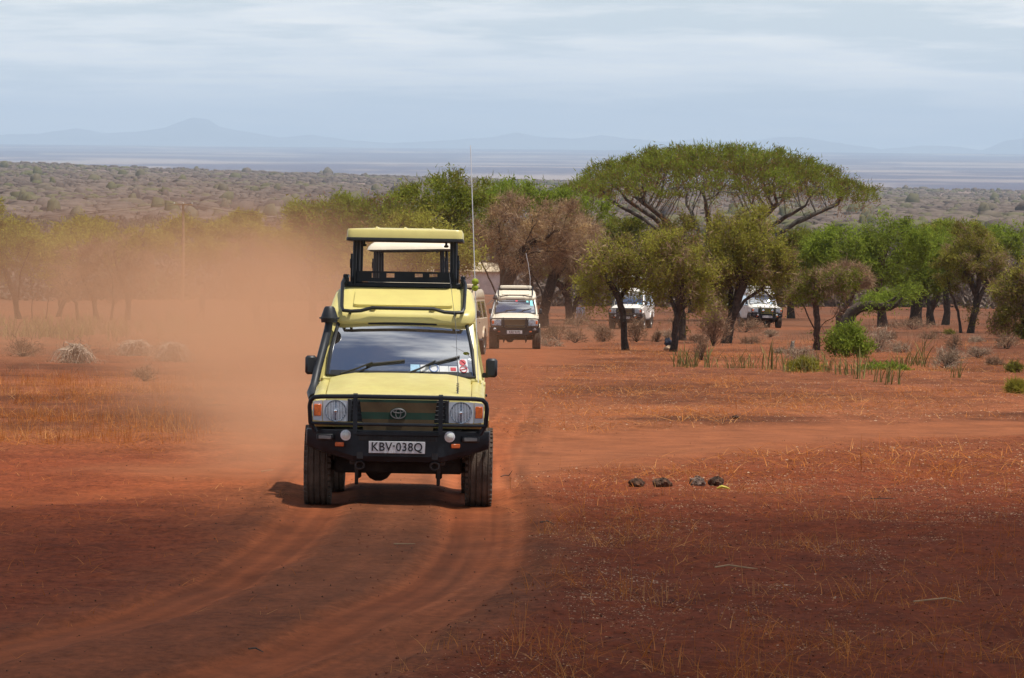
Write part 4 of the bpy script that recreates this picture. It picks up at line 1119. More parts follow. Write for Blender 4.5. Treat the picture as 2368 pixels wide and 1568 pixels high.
# --- the flat-topped umbrella tree
_rg = random.Random(3); UL = []
for k_ in range(13):
    a_ = -math.pi * .98 + k_ * 2 * math.pi / 13 + _rg.uniform(-.15, .15); e_ = _rg.uniform(.55, .86)
    ex, ed = 352 * e_ * math.cos(a_), 9.8 * .8 * e_ * math.sin(a_); ey = 452 + 28 * e_ * e_ + _rg.uniform(-8, 8)
    UL.append([(1655, 745), (1652 + ex * .05, 690, ed * .05), (1655 + ex * .32, 690 - (690 - ey) * .50, ed * .3), (1660 + ex * .66, 690 - (690 - ey) * .80, ed * .65), (1665 + ex, ey, ed)])
tree('umbrella_tree', 'huge flat-topped umbrella tree spreading above the other trees', 335, (1655, 745), UL,
     [(1650, 468, 362, 131)], 'leaf_green', 46000, .26, .06, .21, 2300, .36, .42, 'bark_pale', .75, .26, tip=.010, dome=True, lup=1.0, mix=('leaf_rust', 15000), seed=5, jitter=.10)
# --- the green mass behind the two lead vehicles
GB = 'green thorn trees massed behind the lead vehicles'
tree('thorn_tree', 'ragged green thorn tree at the left end of the mass behind the yellow vehicle', 265, (815, 760), [[(815, 760), (810, 690), (800, 600)]],
     [(800, 520, 118, 60), (730, 500, 75, 42), (880, 500, 70, 50), (850, 580, 110, 60)], 'leaf_green', 17000, .26, .07, .22, 420, .36, .5, group=GB, sigma=.34, lup=.6, mix=('leaf_rust', 2600), seed=11)
tree('thorn_tree', 'tallest ragged green thorn tree behind the white aerial', 285, (1020, 765), [[(1020, 765), (1015, 690), (1010, 600)]],
     [(1010, 465, 95, 72), (1090, 470, 90, 55), (950, 500, 70, 60), (1030, 560, 130, 70)], 'leaf_green', 18000, .27, .07, .24, 460, .38, .5, group=GB, sigma=.36, lup=.65, seed=12, mix=('leaf_olive', 4000))
tree('thorn_tree', 'green thorn tree seen over the top of the brown leafless tree', 300, (1230, 770), [[(1230, 770), (1228, 700), (1220, 560)]],
     [(1215, 460, 100, 46), (1150, 465, 65, 40), (1290, 480, 60, 50), (1360, 500, 60, 45)], 'leaf_bright', 13000, .27, .07, .22, 340, .38, .5, group=GB, sigma=.36, lup=.6, seed=13)
tree('thorn_tree', 'low olive thorn tree framed by the raised roof of the yellow vehicle', 240, (930, 780), [[(930, 780), (935, 700), (940, 640)], [(930, 780), (900, 700), (880, 640)]],
     [(960, 590, 105, 65), (880, 610, 85, 55), (1040, 590, 75, 62), (960, 520, 70, 45)], 'leaf_olive', 17000, .20, .065, .2, 420, .33, .45, group=GB, sigma=.34, seed=14)
tree('thorn_tree', 'faded green thorn tree half lost in the dust left of the vehicles', 290, (720, 770), [[(720, 770), (722, 690), (725, 610)]],
     [(720, 560, 90, 52), (660, 590, 70, 42), (790, 610, 70, 50)], 'leaf_yellow', 10000, .25, .07, .2, 300, .38, .5, group=GB, sigma=.36, seed=15)
# --- brown, nearly leafless trees
tree('bare_tree', 'brown leafless tree with a thick dark forked trunk behind the third vehicle', 252, (1150, 768),
     [[(1150, 768), (1160, 690), (1185, 630), (1215, 575)], [(1150, 768), (1155, 700), (1165, 640), (1155, 575)], [(1150, 768), (1152, 690), (1125, 630), (1100, 585)]],
     [(1200, 545, 108, 88), (1290, 540, 75, 72), (1140, 560, 50, 60)], 'leaf_brown', 12000, .26, .028, .29, 620, .28, .34, 'bark', .8, .22, lup=.5, twig=6000, seed=21)
tree('bare_tree', 'brown leafless tree with a slender twisted trunk to the right of the third vehicle', 278, (1256, 757),
     [[(1256, 757), (1258, 715), (1250, 670), (1225, 625)], [(1256, 757), (1260, 710), (1275, 650), (1310, 590), (1330, 550)], [(1232, 745), (1240, 690), (1215, 640)], [(1256, 757), (1262, 690), (1300, 672)]],
     [(1310, 555, 85, 85), (1240, 580, 60, 70), (1340, 610, 55, 50)], 'leaf_brown', 10000, .26, .030, .27, 480, .30, .36, 'bark', .8, .24, lup=.5, twig=6000, seed=22)
tree('bare_tree', 'low spreading tree with pale blue cloth hung on it', 300, (1318, 725), [[(1318, 725), (1312, 690), (1295, 660), (1270, 640)], [(1318, 725), (1335, 690), (1370, 665)], [(1318, 725), (1312, 680), (1315, 640)]],
     [(1320, 620, 72, 42), (1370, 640, 45, 30), (1270, 620, 40, 32)], 'leaf_olive', 6000, .22, .06, .27, 260, .3, .4, 'bark_red', .8, .25, twig=2500, seed=23)
# --- olive trees in the middle distance
OB = 'olive-leaved trees beside the track'
tree('olive_leaved_tree', 'small olive tree with forked trunk standing before the fourth vehicle', None, (1446, 815),
     [[(1446, 815), (1440, 740), (1432, 690), (1405, 640), (1395, 600)], [(1446, 815), (1440, 740), (1434, 690), (1460, 650), (1490, 630)], [(1446, 815), (1440, 740), (1433, 690), (1430, 640)]],
     [(1415, 590, 72, 58), (1475, 605, 52, 66), (1375, 645, 36, 52), (1500, 570, 36, 50), (1365, 690, 22, 34)], 'leaf_olive', 16500, .115, .040, .15, 520, .2, .28, 'bark', .9, .20, droop=.34, twig=2600, group=OB, seed=31)
tree('olive_leaved_tree', 'slim olive tree leaning right with a stone at its foot', None, (1556, 817),
     [[(1556, 817), (1560, 770), (1563, 735), (1550, 690), (1545, 650)], [(1556, 817), (1562, 750), (1568, 725), (1590, 700), (1610, 670)], [(1556, 817), (1562, 745), (1575, 690), (1580, 640)]],
     [(1560, 610, 70, 66), (1605, 625, 54, 66), (1525, 660, 34, 44), (1625, 675, 36, 40), (1545, 560, 40, 40)], 'leaf_olive', 17000, .115, .040, .15, 520, .2, .28, 'bark', .9, .20, droop=.30, twig=2600, group=OB, seed=32)
tree('olive_leaved_tree', 'dark trunked tree standing just behind the slim leaning olive tree', None, (1577, 790),
     [[(1577, 790), (1578, 730), (1585, 690), (1590, 640)], [(1577, 790), (1578, 730), (1560, 660), (1555, 580)]],
     [(1575, 545, 52, 62), (1540, 560, 45, 50), (1600, 600, 40, 50)], 'leaf_dark', 9500, .14, .05, .19, 360, .24, .34, 'bark', .9, .2, droop=.1, group=OB, seed=33, mix=('leaf_rust', 1800))
tree('olive_leaved_tree', 'tall dense olive tree with a thick leaning dark trunk in front of the farthest vehicle', None, (1678, 795),
     [[(1678, 795), (1688, 750), (1702, 700), (1712, 650), (1700, 590)], [(1678, 795), (1690, 745), (1720, 695), (1760, 668), (1785, 690)], [(1678, 795), (1690, 740), (1690, 670), (1665, 620)], [(1678, 795), (1690, 740), (1720, 650), (1750, 600)]],
     [(1700, 560, 82, 88), (1775, 605, 68, 72), (1655, 605, 54, 78), (1740, 525, 62, 60), (1805, 650, 40, 48), (1650, 670, 34, 36)], 'leaf_olive', 28000, .135, .048, .24, 800, .23, .32, 'bark', .85, .22, droop=.30, twig=3500, group=OB, seed=34, mix=('leaf_dark', 8000))
tree('olive_leaved_tree', 'little tree with a bare white limb in front of the green bush', None, (1887, 810),
     [[(1887, 810), (1889, 770), (1870, 735), (1850, 700)], [(1887, 810), (1889, 765), (1905, 745), (1925, 735)], [(1887, 810), (1888, 760), (1888, 715), (1880, 660)]],
     [(1870, 660, 52, 36), (1920, 650, 50, 32), (1845, 690, 28, 26), (1950, 640, 36, 24)], 'leaf_green', 6500, .115, .042, .12, 300, .2, .28, 'bark_red', .9, .17, droop=.1, twig=2600, seed=35)
tree('bare_tree', 'reddish half leafless tree curving up behind the little tree', 262, (1935, 772), [[(1935, 772), (1940, 730), (1970, 690), (1985, 655)], [(1935, 772), (1938, 735), (1960, 700), (1950, 650)]],
     [(1975, 640, 45, 34), (1930, 640, 40, 28)], 'leaf_brown', 3800, .22, .03, .13, 220, .26, .36, 'bark_red', .8, .2, twig=2600, seed=36)
tree('olive_leaved_tree', 'round dark olive tree with two stems standing apart on the right', None, (2243, 772),
     [[(2243, 772), (2250, 730), (2262, 690), (2240, 640), (2225, 590)], [(2243, 772), (2252, 725), (2266, 685), (2285, 640), (2300, 590)], [(2243, 772), (2252, 720), (2262, 650), (2262, 570)], [(2222, 768), (2215, 720), (2195, 670), (2190, 630)], [(2243, 772), (2250, 715), (2228, 700)]],
     [(2250, 590, 75, 62), (2290, 610, 46, 52), (2205, 625, 45, 50), (2240, 550, 46, 36)], 'leaf_dark', 13500, .15, .052, .21, 560, .26, .36, 'bark', .9, .2, droop=.08, twig=3500, seed=37, mix=('leaf_olive', 6500))
# --- bright green thorn trees on the right
GR_ = 'bright green thorn trees on the right'
tree('thorn_tree', 'bright green drooping thorn tree whose trunk rises behind the fallen limb', 300, (2040, 752), [[(2040, 752), (2036, 700), (2018, 655), (1985, 620)], [(2040, 752), (2037, 700), (2030, 650), (2040, 600)]],
     [(1960, 560, 105, 48), (2060, 540, 85, 46), (1900, 580, 60, 36), (2010, 600, 90, 40), (2110, 560, 45, 44)], 'leaf_bright', 24000, .26, .06, .25, 620, .34, .48, 'bark_red', .9, .28, droop=.45, lup=-.05, seed=41, group=GR_)
tree('thorn_tree', 'green thorn tree with a blackish trunk between the fallen limb and the round tree', 306, (2115, 745), [[(2115, 745), (2120, 700), (2135, 650), (2150, 600)], [(2115, 745), (2118, 705), (2085, 690)], [(2115, 745), (2120, 700), (2160, 675), (2190, 672)]],
     [(2140, 620, 70, 50), (2080, 630, 55, 45), (2190, 590, 55, 50)], 'leaf_bright', 15000, .24, .06, .34, 460, .34, .46, 'bark', .9, .3, droop=.3, seed=42, group=GR_, mix=('leaf_green', 3000))
tree('thorn_tree', 'green thorn tree with a forked black stem left of the round tree', 312, (2152, 742), [[(2152, 742), (2150, 710), (2140, 690), (2130, 640)], [(2152, 742), (2152, 712), (2165, 690), (2175, 640)]],
     [(2150, 570, 70, 46), (2200, 600, 45, 60)], 'leaf_bright', 12000, .24, .06, .22, 340, .34, .46, 'bark', .9, .3, seed=43, group=GR_, mix=('leaf_olive', 2500))
tree('thorn_tree', 'thorn tree with a straight thin black stem close left of the round tree', 318, (2187, 745), [[(2187, 745), (2188, 690), (2190, 620)]],
     [(2190, 560, 60, 40), (2240, 560, 55, 40)], 'leaf_green', 9000, .26, .065, .2, 260, .36, .5, 'bark', .9, .3, seed=44, group=GR_)
tree('thorn_tree', 'green thorn tree filling the gap behind the tall dense olive tree', 345, (1830, 745), [[(1830, 745), (1825, 690), (1820, 640)]],
     [(1830, 580, 70, 60), (1790, 640, 60, 60), (1870, 640, 50, 50), (1760, 560, 50, 50)], 'leaf_green', 15000, .28, .07, .22, 380, .38, .5, 'bark', .8, .32, seed=45, mix=('leaf_dark', 4000))
tree('thorn_tree', 'dark green thorn tree behind the small forked olive tree', 340, (1470, 745), [[(1470, 745), (1470, 690), (1465, 640)]],
     [(1450, 555, 75, 50), (1400, 590, 60, 50), (1520, 570, 60, 50)], 'leaf_green', 13000, .28, .07, .22, 340, .38, .5, 'bark', .8, .32, seed=46, mix=('leaf_olive', 4500))
tree('thorn_tree', 'long low green thorn tree on the skyline at the right edge', 410, (2320, 720), [[(2320, 720), (2318, 660), (2310, 610)]],
     [(2290, 560, 90, 34), (2360, 545, 90, 36), (2200, 545, 85, 34), (2440, 560, 70, 40)], 'leaf_bright', 15000, .34, .08, .22, 360, .45, .6, 'bark', .7, .36, seed=47)
tree('thorn_tree', 'green thorn tree behind the umbrella tree trunk', 385, (1600, 740), [[(1600, 740), (1600, 690), (1602, 640)]],
     [(1620, 590, 90, 48), (1520, 600, 70, 45), (1700, 600, 70, 45)], 'leaf_green', 12000, .32, .08, .22, 320, .42, .58, 'bark', .7, .34, seed=48)
tree('olive_leaved_tree', 'drooping olive tree cut off by the right edge of the picture', 236, (2370, 790), [[(2370, 790), (2368, 735), (2360, 690)], [(2370, 790), (2385, 720), (2400, 660)]],
     [(2350, 670, 62, 62), (2400, 640, 60, 70), (2330, 720, 42, 36), (2385, 730, 50, 40)], 'leaf_olive', 14000, .16, .052, .2, 420, .26, .36, 'bark', .9, .22, droop=.3, twig=3000, seed=49, mix=('leaf_dark', 4000))
# --- left: dusty trees
LB = 'dusty trees left of the track'
tree('olive_leaved_tree', 'leftmost dusty olive tree with three dark stems', 296, (42, 742), [[(42, 742), (32, 680), (10, 620), (-8, 560)], [(74, 738), (75, 690), (70, 630)], [(108, 742), (112, 690), (130, 650)], [(42, 742), (42, 690), (50, 620)]],
     [(50, 570, 78, 52), (-20, 590, 60, 60), (95, 600, 52, 50), (-12, 500, 26, 50)], 'leaf_olive', 15000, .19, .06, .2, 480, .28, .4, 'bark', .9, .26, group=LB, seed=51, mix=('leaf_dark', 4500))
tree('olive_leaved_tree', 'dusty olive tree rising behind the leafless dusty tree', 318, (135, 742), [[(135, 742), (140, 690), (170, 620)], [(135, 742), (150, 690), (215, 600)]],
     [(200, 555, 72, 40), (150, 590, 55, 48), (250, 580, 50, 40)], 'leaf_olive', 10000, .20, .06, .18, 320, .3, .42, 'bark', .9, .28, group=LB, seed=52)
tree('bare_tree', 'wide leafless grey-brown tree in the dust with several crooked stems', 288, (296, 748), [[(296, 748), (298, 705), (290, 665), (270, 620)], [(296, 748), (300, 700), (325, 665)], [(225, 740), (215, 690), (190, 640)], [(255, 742), (262, 690), (260, 640)], [(180, 745), (175, 700), (150, 670)]],
     [(235, 630, 105, 72), (170, 650, 60, 58), (310, 620, 55, 55), (260, 580, 60, 40)], 'twig', 12000, .34, .024, .15, 620, .28, .36, 'bark_red', .8, .2, tip=.009, lup=.3, group=LB, seed=53, mix=('leaf_brown', 2500))
tree('bare_tree', 'faint leafless tree standing alone inside the dust cloud', 262, (594, 770), [[(594, 770), (592, 715), (586, 660), (560, 610)], [(594, 770), (594, 710), (612, 650), (640, 600)], [(622, 762), (620, 700), (625, 650)]],
     [(590, 620, 98, 85), (640, 640, 60, 60), (540, 640, 50, 60)], 'twig', 9000, .32, .022, .17, 560, .28, .36, 'bark_red', .8, .2, tip=.009, lup=.3, group=LB, seed=54)
FC = 'flat-topped yellow-green trees far behind the dust'
for i, (cx_, cy_, rx, ry, dd) in enumerate([(a_, b_ + 13, c_, d_, e_) for a_, b_, c_, d_, e_ in [(30, 492, 62, 24, 520), (195, 492, 78, 22, 540), (420, 492, 56, 24, 560), (505, 500, 42, 16, 600), (575, 505, 44, 16, 600), (330, 520, 70, 20, 470), (110, 530, 60, 18, 450), (640, 525, 55, 18, 480), (480, 540, 60, 20, 450),
                                            (560, 480, 44, 12, 740), (690, 490, 34, 12, 700)]]):
    tree('flat_topped_tree', 'flat-topped yellow-green tree far behind the dust', dd, (cx_ + 4, cy_ + 50), [[(cx_ + 4, cy_ + 50), (cx_ + 2, cy_ + 22)]], [(cx_, cy_ + ry * 1.3, rx, ry * 1.7)],
         'leaf_yellow', 3600, .42 * dd / 520, .13 * dd / 520, .13, 140, .55, .75, 'bark_red', .8, .42, droop=.8, dome=True, group=FC, seed=60 + i, tip=.02)
# ------------------------------------------------------------------ bushes, spiky plants, dead wood
def bush(name, label, px, py, w, h, leaf, n, L, Wd, cat='bush', group=None, twigs=0, seed=1, stems=26, dome=1.0, d=None):
    """w, h: half width and height in photo pixels; stems fan out from one root"""
    rng = np.random.default_rng(seed)
    p = G(px, py) if d is None else Vector((at_d(px, py, d).x, d, 0))
    if d is not None: p.z = ground(p.x, p.y)
    s = p.y / FPX; W, H = w * s, h * s
    o = thing(name, label, cat, (p.x, p.y, p.z - .03), None, group)
    mb = MB(); ends = []
    for i in range(stems):
        a = rng.uniform(0, 2 * math.pi); e = rng.uniform(.15, 1) ** .7
        q = np.array([math.cos(a) * W * e, math.sin(a) * W * e * .8, H * (1 - .75 * e * e * dome) * rng.uniform(.75, 1.05)])
        m = q * np.array([.4, .4, .55]) + rng.normal(size=3) * .06 * W
        m2 = q * np.array([.75, .75, .85]) + rng.normal(size=3) * .07 * W
        mb.tube([(0, 0, 0), tuple(m), tuple(m2), tuple(q)], [.011, .009, .006, .003], 3, cap=False); ends += [q, m2, q * .9, (m + m2) / 2]
    mb.build('stems', M['bark_red' if leaf.startswith('leaf') else leaf] if not leaf.startswith('twig') else M['bark_red'], o)
    E = np.array(ends)
    if leaf.startswith('twig'): n = int(n * .7)
    ci = rng.integers(0, len(E), n); C = E[ci] + rng.normal(size=(n, 3)) * .13 * np.array([W, W, H])
    C = C[C[:, 2] > .02]
    out_ = C / (np.linalg.norm(C, axis=1)[:, None] + 1e-6)
    V = blades(C, L, Wd, rng, up=.4, out=out_ * .6); tint = np.repeat(np.clip(rng.normal(.5, .25, len(C)), 0, 1), 3)
    link('foliage' if leaf.startswith('leaf') else 'twigs', fmesh('foliage', V, np.arange(len(V)).reshape(-1, 3), M[leaf], tint), o)
    if twigs:
        C = E[rng.integers(0, len(E), twigs)] + rng.normal(size=(twigs, 3)) * .1 * np.array([W, W, H]); V = blades(C, L * 2, .018, rng, up=.4)
        link('twigs', fmesh('twigs', V, np.arange(len(V)).reshape(-1, 3), M['twig'], np.full(len(V), .5)), o)
    return o
bush('green_bush', 'bright green bush in the strip of spiky plants', 1955, 832, 62, 78, 'leaf_bright', 5200, .13, .045, seed=3)
bush('green_bush', 'low trailing green shoots right of the bright green bush', 2040, 858, 60, 22, 'leaf_bright', 900, .12, .04, seed=4)
bush('green_bush', 'low pale green bush among the spiky plants left of the bright one', 1862, 866, 44, 34, 'leaf_yellow', 1500, .10, .03, seed=5)
bush('dry_bush', 'tall dry pinkish twig bush before the tall dense olive tree', 1648, 802, 46, 100, 'twig', 3400, .22, .018, seed=6, stems=40)
bush('dry_bush', 'dry twig bush at the front wheel of the fourth vehicle', 1396, 790, 24, 40, 'twig', 1100, .2, .018, seed=7)
bush('dry_bush', 'dry twig bush beneath the bumper of the fourth vehicle', 1472, 792, 26, 56, 'twig', 1500, .2, .018, seed=8)
bush('dry_bush', 'small dark dry bush right of the fourth vehicle', 1519, 792, 13, 30, 'twig', 600, .18, .018, seed=9)
bush('dry_bush', 'dry bush hiding the wheel of the farthest vehicle', 1722, 772, 60, 34, 'twig', 1800, .22, .02, seed=10)
bush('dry_bush', 'grey twig bush behind the spiky plants right of the bright green bush', 2028, 815, 46, 62, 'twig_grey', 2000, .2, .016, seed=12)
bush('dry_bush', 'grey rounded twig bush behind the low pale green bush', 1848, 842, 42, 34, 'twig_grey', 1500, .15, .014, seed=13)
bush('dry_bush', 'grey-brown twig bush right of the right-hand spiky plants', 2188, 858, 44, 46, 'twig_grey', 1700, .17, .015, seed=14)
bush('dry_bush', 'upright dry bush behind the right-hand spiky plants', 2205, 812, 20, 38, 'twig', 700, .2, .016, seed=15)
bush('dry_bush', 'pale dry bush right of the upright dry bush', 2262, 832, 40, 26, 'twig_grey', 900, .18, .015, seed=16)
bush('dry_bush', 'dry bush under the drooping tree at the right edge', 2328, 812, 40, 32, 'twig', 1000, .2, .018, seed=17)
bush('dry_bush', 'dark tuft casting a shadow at the right edge', 2345, 868, 22, 26, 'leaf_dark', 500, .14, .03, seed=18)
bush('dry_bush', 'orange dead bush under the drooping tree at the right edge', 2330, 772, 46, 48, 'leaf_rust', 2200, .2, .03, seed=19, d=246)
bush('dry_bush', 'low dark bush left of the two-stemmed round tree', 2196, 776, 16, 12, 'leaf_dark', 400, .16, .03, seed=20)
bush('grass_tussock', 'rounded grey-green grass tussock at the right edge', 2350, 912, 26, 34, 'leaf_yellow', 1400, .16, .012, 'tussock', seed=21, stems=60)
bush('dry_bush', 'pale grassy bush at the foot of the slender brown leafless tree', 1290, 785, 52, 34, 'twig', 2200, .22, .016, seed=22)
bush('dry_bush', 'dry bush beneath the tree with the blue cloth', 1335, 765, 50, 34, 'twig', 1600, .24, .02, seed=23, d=284)
bush('dry_bush', 'grey brush under the green trees left of the two-stemmed round tree', 2110, 752, 70, 28, 'twig', 1700, .24, .02, seed=24, d=290)
bush('dry_bush', 'small low shrub in front of the leaning stump', 1800, 822, 20, 14, 'twig_grey', 400, .15, .015, seed=25)
bush('dry_bush', 'dry stalks growing at the left end of the spiky strip', 1622, 838, 22, 60, 'twig', 700, .18, .014, seed=26)
bush('dry_bush', 'thin twig bush rooted in bare dust left of the yellow vehicle', 336, 884, 32, 40, 'twig', 500, .17, .014, seed=27, stems=16)
bush('dry_bush', 'low brown bush at the left edge behind the thorn heaps', 52, 826, 46, 40, 'twig', 900, .18, .016, seed=28)
bush('flowering_bush', 'bush with pinkish red blossom behind the thick forked trunk', 1206, 662, 22, 24, 'blossom', 900, .3, .10, seed=29, d=420)
GBR = 'low dry brush among the trees'
for i_, (px_, py_, w_, h_) in enumerate([(1270, 800, 30, 22), (1330, 792, 34, 26), (1378, 772, 26, 22), (1540, 786, 24, 24), (1610, 795, 30, 22), (1735, 800, 26, 16), (1780, 782, 24, 18), (1990, 778, 34, 30), (2050, 790, 26, 22), (2085, 815, 24, 22), (2150, 790, 30, 18), (2300, 850, 22, 18), (2255, 800, 20, 14), (1440, 762, 26, 16), (1560, 752, 30, 18)]):
    bush('dry_bush', 'low dry brush on the red ground among the trees', px_, py_, w_, h_, 'twig' if i_ % 3 else 'twig_grey', 600, .2, .018, 'bush', GBR, seed=200 + i_, stems=18)
TH = 'heaps of cut grey thorn branches'
def heap(label, px, py, w, h, seed):
    rng = np.random.default_rng(seed); p = G(px, py); s = p.y / FPX; W, H = w * s, h * s
    o = thing('thorn_heap', label, 'thorn heap', (p.x, p.y, p.z - .04), None, TH)
    mb = MB()
    for i in range(110):
        a = rng.uniform(0, 2 * math.pi); e = rng.uniform(.4, 1.1)
        c = np.array([rng.normal() * .2 * W, rng.normal() * .2 * W, H * rng.uniform(.6, 1.05)])
        q = np.array([c[0] + math.cos(a) * W * e, c[1] + math.sin(a) * W * e * .8, H * rng.uniform(-.02, .35)])
        m = (c + q) / 2 + np.array([0, 0, H * .28]) + rng.normal(size=3) * .08 * W
        mb.tube([tuple(c), tuple((c + m) / 2 + rng.normal(size=3) * .03), tuple(m), tuple((m + q) / 2 + np.array([0, 0, H * .06])), tuple(q)], [.014, .013, .010, .008, .004], 3, cap=False)
    mb.build('branches', M['deadwood'], o)
    n = 900; C = np.stack([rng.normal(size=n) * .5 * W, rng.normal(size=n) * .4 * W, np.abs(rng.normal(size=n)) * .45 * H], 1)
    V = blades(C, .2, .014, rng, up=0); link('twigs', fmesh('twigs', V, np.arange(len(V)).reshape(-1, 3), M['twig_grey'], rng.uniform(0, 1, len(V))), o)
heap('leftmost of the three grey thorn heaps in the dust', 175, 842, 48, 48, 1)
heap('flattest of the three grey thorn heaps in the dust, in the middle', 312, 825, 44, 38, 2)
heap('rightmost thorn heap in the dust, nearest the yellow vehicle', 398, 838, 46, 48, 3)

# spiky succulent clumps: each blade a tapering three-sided leaf
def spiky_mesh(seed, n, H, spread):
    rng = np.random.default_rng(seed); V, T, ti = [], [], []
    for i in range(n):
        b = np.array([rng.normal() * spread * .5, rng.normal() * spread * .5, -.03]); a = rng.uniform(0, 2 * math.pi); lean = abs(rng.normal()) * .32
        l = H * rng.uniform(.45, 1.1); u = np.array([math.cos(a), math.sin(a), 0]); v = np.array([-math.sin(a), math.cos(a), 0]); w = rng.uniform(.011, .021)
        base = len(V); tv = rng.uniform(0, 1); segs = 4
        for k in range(segs + 1):
            t = k / segs; c = b + u * (lean * l * t * (.5 + .8 * t)) + np.array([0, 0, l * (t - .18 * lean * t * t)])
            r = w * (1 - .25 * t) if t < .75 else w * .8 * (1 - t) / .25 + .001
            V += [c + v * r, c - v * r * .9 + u * .2 * r, c + u * r * .9]; ti += [tv] * 3
        for k in range(segs):
            q = base + 3 * k
            for e in range(3):
                f = (e + 1) % 3; T += [(q + e, q + f, q + 3 + f), (q + e, q + 3 + f, q + 3 + e)]
    return fmesh('spiky_clump', V, T, M['spiky'], ti)
SP = [spiky_mesh(100 + i, n, h, sp) for i, (n, h, sp) in enumerate(((12, .85, .30), (18, .72, .42), (9, 1.0, .25), (22, .62, .55)))]
def clump(px, py, k, sc, label, group, rot):
    p = G(px, py); o = bpy.data.objects.new('spiky_plant', SP[k]); COL.objects.link(o)
    o.location = p; o.scale = (sc, sc, sc); o.rotation_euler = (0, 0, rot)
    return tag(o, label, 'spiky plant', group)
rnd = random.Random(4)
GS = 'spiky green succulents in the strip on the right'
for px, py in ((1570, 852), (1582, 852), (1600, 850), (1612, 854), (1634, 852), (1694, 856), (1708, 854), (1730, 856), (1738, 852), (1775, 862), (1800, 862), (1822, 862), (1850, 868), (1872, 866), (1888, 866), (1904, 866), (1925, 868), (1948, 872), (1968, 874), (1985, 878),
               (2006, 872), (2078, 852), (2098, 850), (2112, 848), (2130, 850), (2146, 854), (2040, 884), (2060, 892), (2210, 876)):
    clump(px + rnd.uniform(-3, 3), py, rnd.randrange(4), rnd.uniform(.55, .95), 'spiky green succulent in the strip of plants on the right', GS, rnd.uniform(0, 6.3))
GL = 'olive spiky succulents in the dusty band on the left'
for i in range(150):
    px = rnd.uniform(-30, 690); py = rnd.uniform(752, 798) - .02 * abs(px - 300)
    if rnd.random() < (px - 420) / 420: continue
    clump(px, py, rnd.randrange(4), rnd.uniform(.6, 1.05), 'olive spiky succulent in the dusty band below the left-hand trees', GL, rnd.uniform(0, 6.3))

# fallen mossy limb
def at_obj(name, label, cat, px, py, d=None, group=None):
    p = G(px, py) if d is None else Vector((at_d(px, py, d).x, d, 0))
    if d is not None: p.z = ground(p.x, p.y)
    return thing(name, label, cat, p, None, group), p.y / FPX
o, s = at_obj('fallen_tree', 'thick bent fallen trunk with moss green top resting among the right-hand trees', 'fallen tree', 1955, 766, 268)
mb = MB(); pt = lambda x, y_, dy=0: ((x - 1955) * s, dy, (766 - y_) * s)
mb.tube([pt(1955, 770), pt(1957, 745), pt(1966, 722), pt(1985, 708, -.2), pt(2012, 702, -.4), pt(2035, 704, -.5), pt(2055, 706, -.6), pt(2072, 698, -.7), pt(2082, 684, -.8)], [.42, .36, .31, .28, .24, .22, .19, .13, .05], 9)
mb.tube([pt(1958, 742), pt(1945, 725, .2), pt(1942, 700, .4)], [.2, .12, .05], 6).tube([pt(2035, 704, -.5), pt(2060, 690, -.6), pt(2078, 672, -.5)], [.12, .08, .03], 6)
mb.build('trunk', M['bark'], o, angle=60)
rng = np.random.default_rng(8); n = 2600; t = rng.uniform(0, 1, n)
C = np.stack([np.interp(t, [0, .5, 1], [(1995 - 1955) * s, (2045 - 1955) * s, (2125 - 1955) * s]), rng.normal(size=n) * .5, np.interp(t, [0, .5, 1], [(766 - 700) * s, (766 - 690) * s, (766 - 664) * s])], 1) + rng.normal(size=(n, 3)) * .28
V = blades(C, .24, .055, rng, up=.1); link('moss', fmesh('moss', V, np.arange(len(V)).reshape(-1, 3), M['leaf_bright'], rng.uniform(0, 1, len(V))), o)
# stump
o, s = at_obj('tree_stump', 'narrow grey broken stump leaning on the bare red ground', 'stump', 1830, 810)
mb = MB()
mb.loft([[(r_ * math.cos(a) * (1 + .2 * math.sin(3 * a)) + lx, r_ * math.sin(a), z + (zz * math.sin(2.3 * a) if zz else 0)) for a in [2 * math.pi * k / 10 for k in range(10)]] for r_, lx, z, zz in ((.11, 0, -.04, 0), (.085, .01, .1, 0), (.075, .03, .24, 0), (.06, .05, .33, .06))])
mb.build('trunk', M['wood'], o); MB().tube([(-.10, 0, 0), (-.12, 0, .20)], [.02, .008], 4).build('splinter', M['polewood'], o)
# stone and dark bundle at the foot of the slim tree
o, s = at_obj('stone', 'pale lumpy stone at the foot of the slim leaning tree', 'stone', 1545, 812)
def lump(mb, c, r, seed, n=14, m=9, amp=.22, fr=2.0):
    rg = np.random.default_rng(seed); ph = rg.uniform(0, 6.3, 9); rings = []
    for i in range(m):
        th = math.pi * (i + .02) / (m - 1 + .04); ring = []
        for k in range(n):
            a = 2 * math.pi * k / n
            q = 1 + amp * (math.sin(fr * a + ph[0]) * math.sin(fr * th + ph[1]) + .7 * math.sin(2.3 * fr * a + ph[2]) * math.sin(2 * fr * th + ph[3]) + .5 * math.sin(5 * a + ph[4] + 4 * th)) + rg.normal() * amp * .22
            ring.append((c[0] + r[0] * q * math.sin(th) * math.cos(a), c[1] + r[1] * q * math.sin(th) * math.sin(a), c[2] + r[2] * q * math.cos(th)))
        rings.append(ring)
    mb.loft(rings); return mb
lump(MB(), (0, 0, .07), (.17, .14, .11), 3).build('rock', M['stone'], o)
o2, s = at_obj('cloth_bundle', 'dark blue bundle lying on the pale stone by the slim tree', 'bundle', 1544, 811)
lump(MB(), (0, .05, .29), (.13, .12, .16), 4).build('wrap', M['darkcloth'], o2)
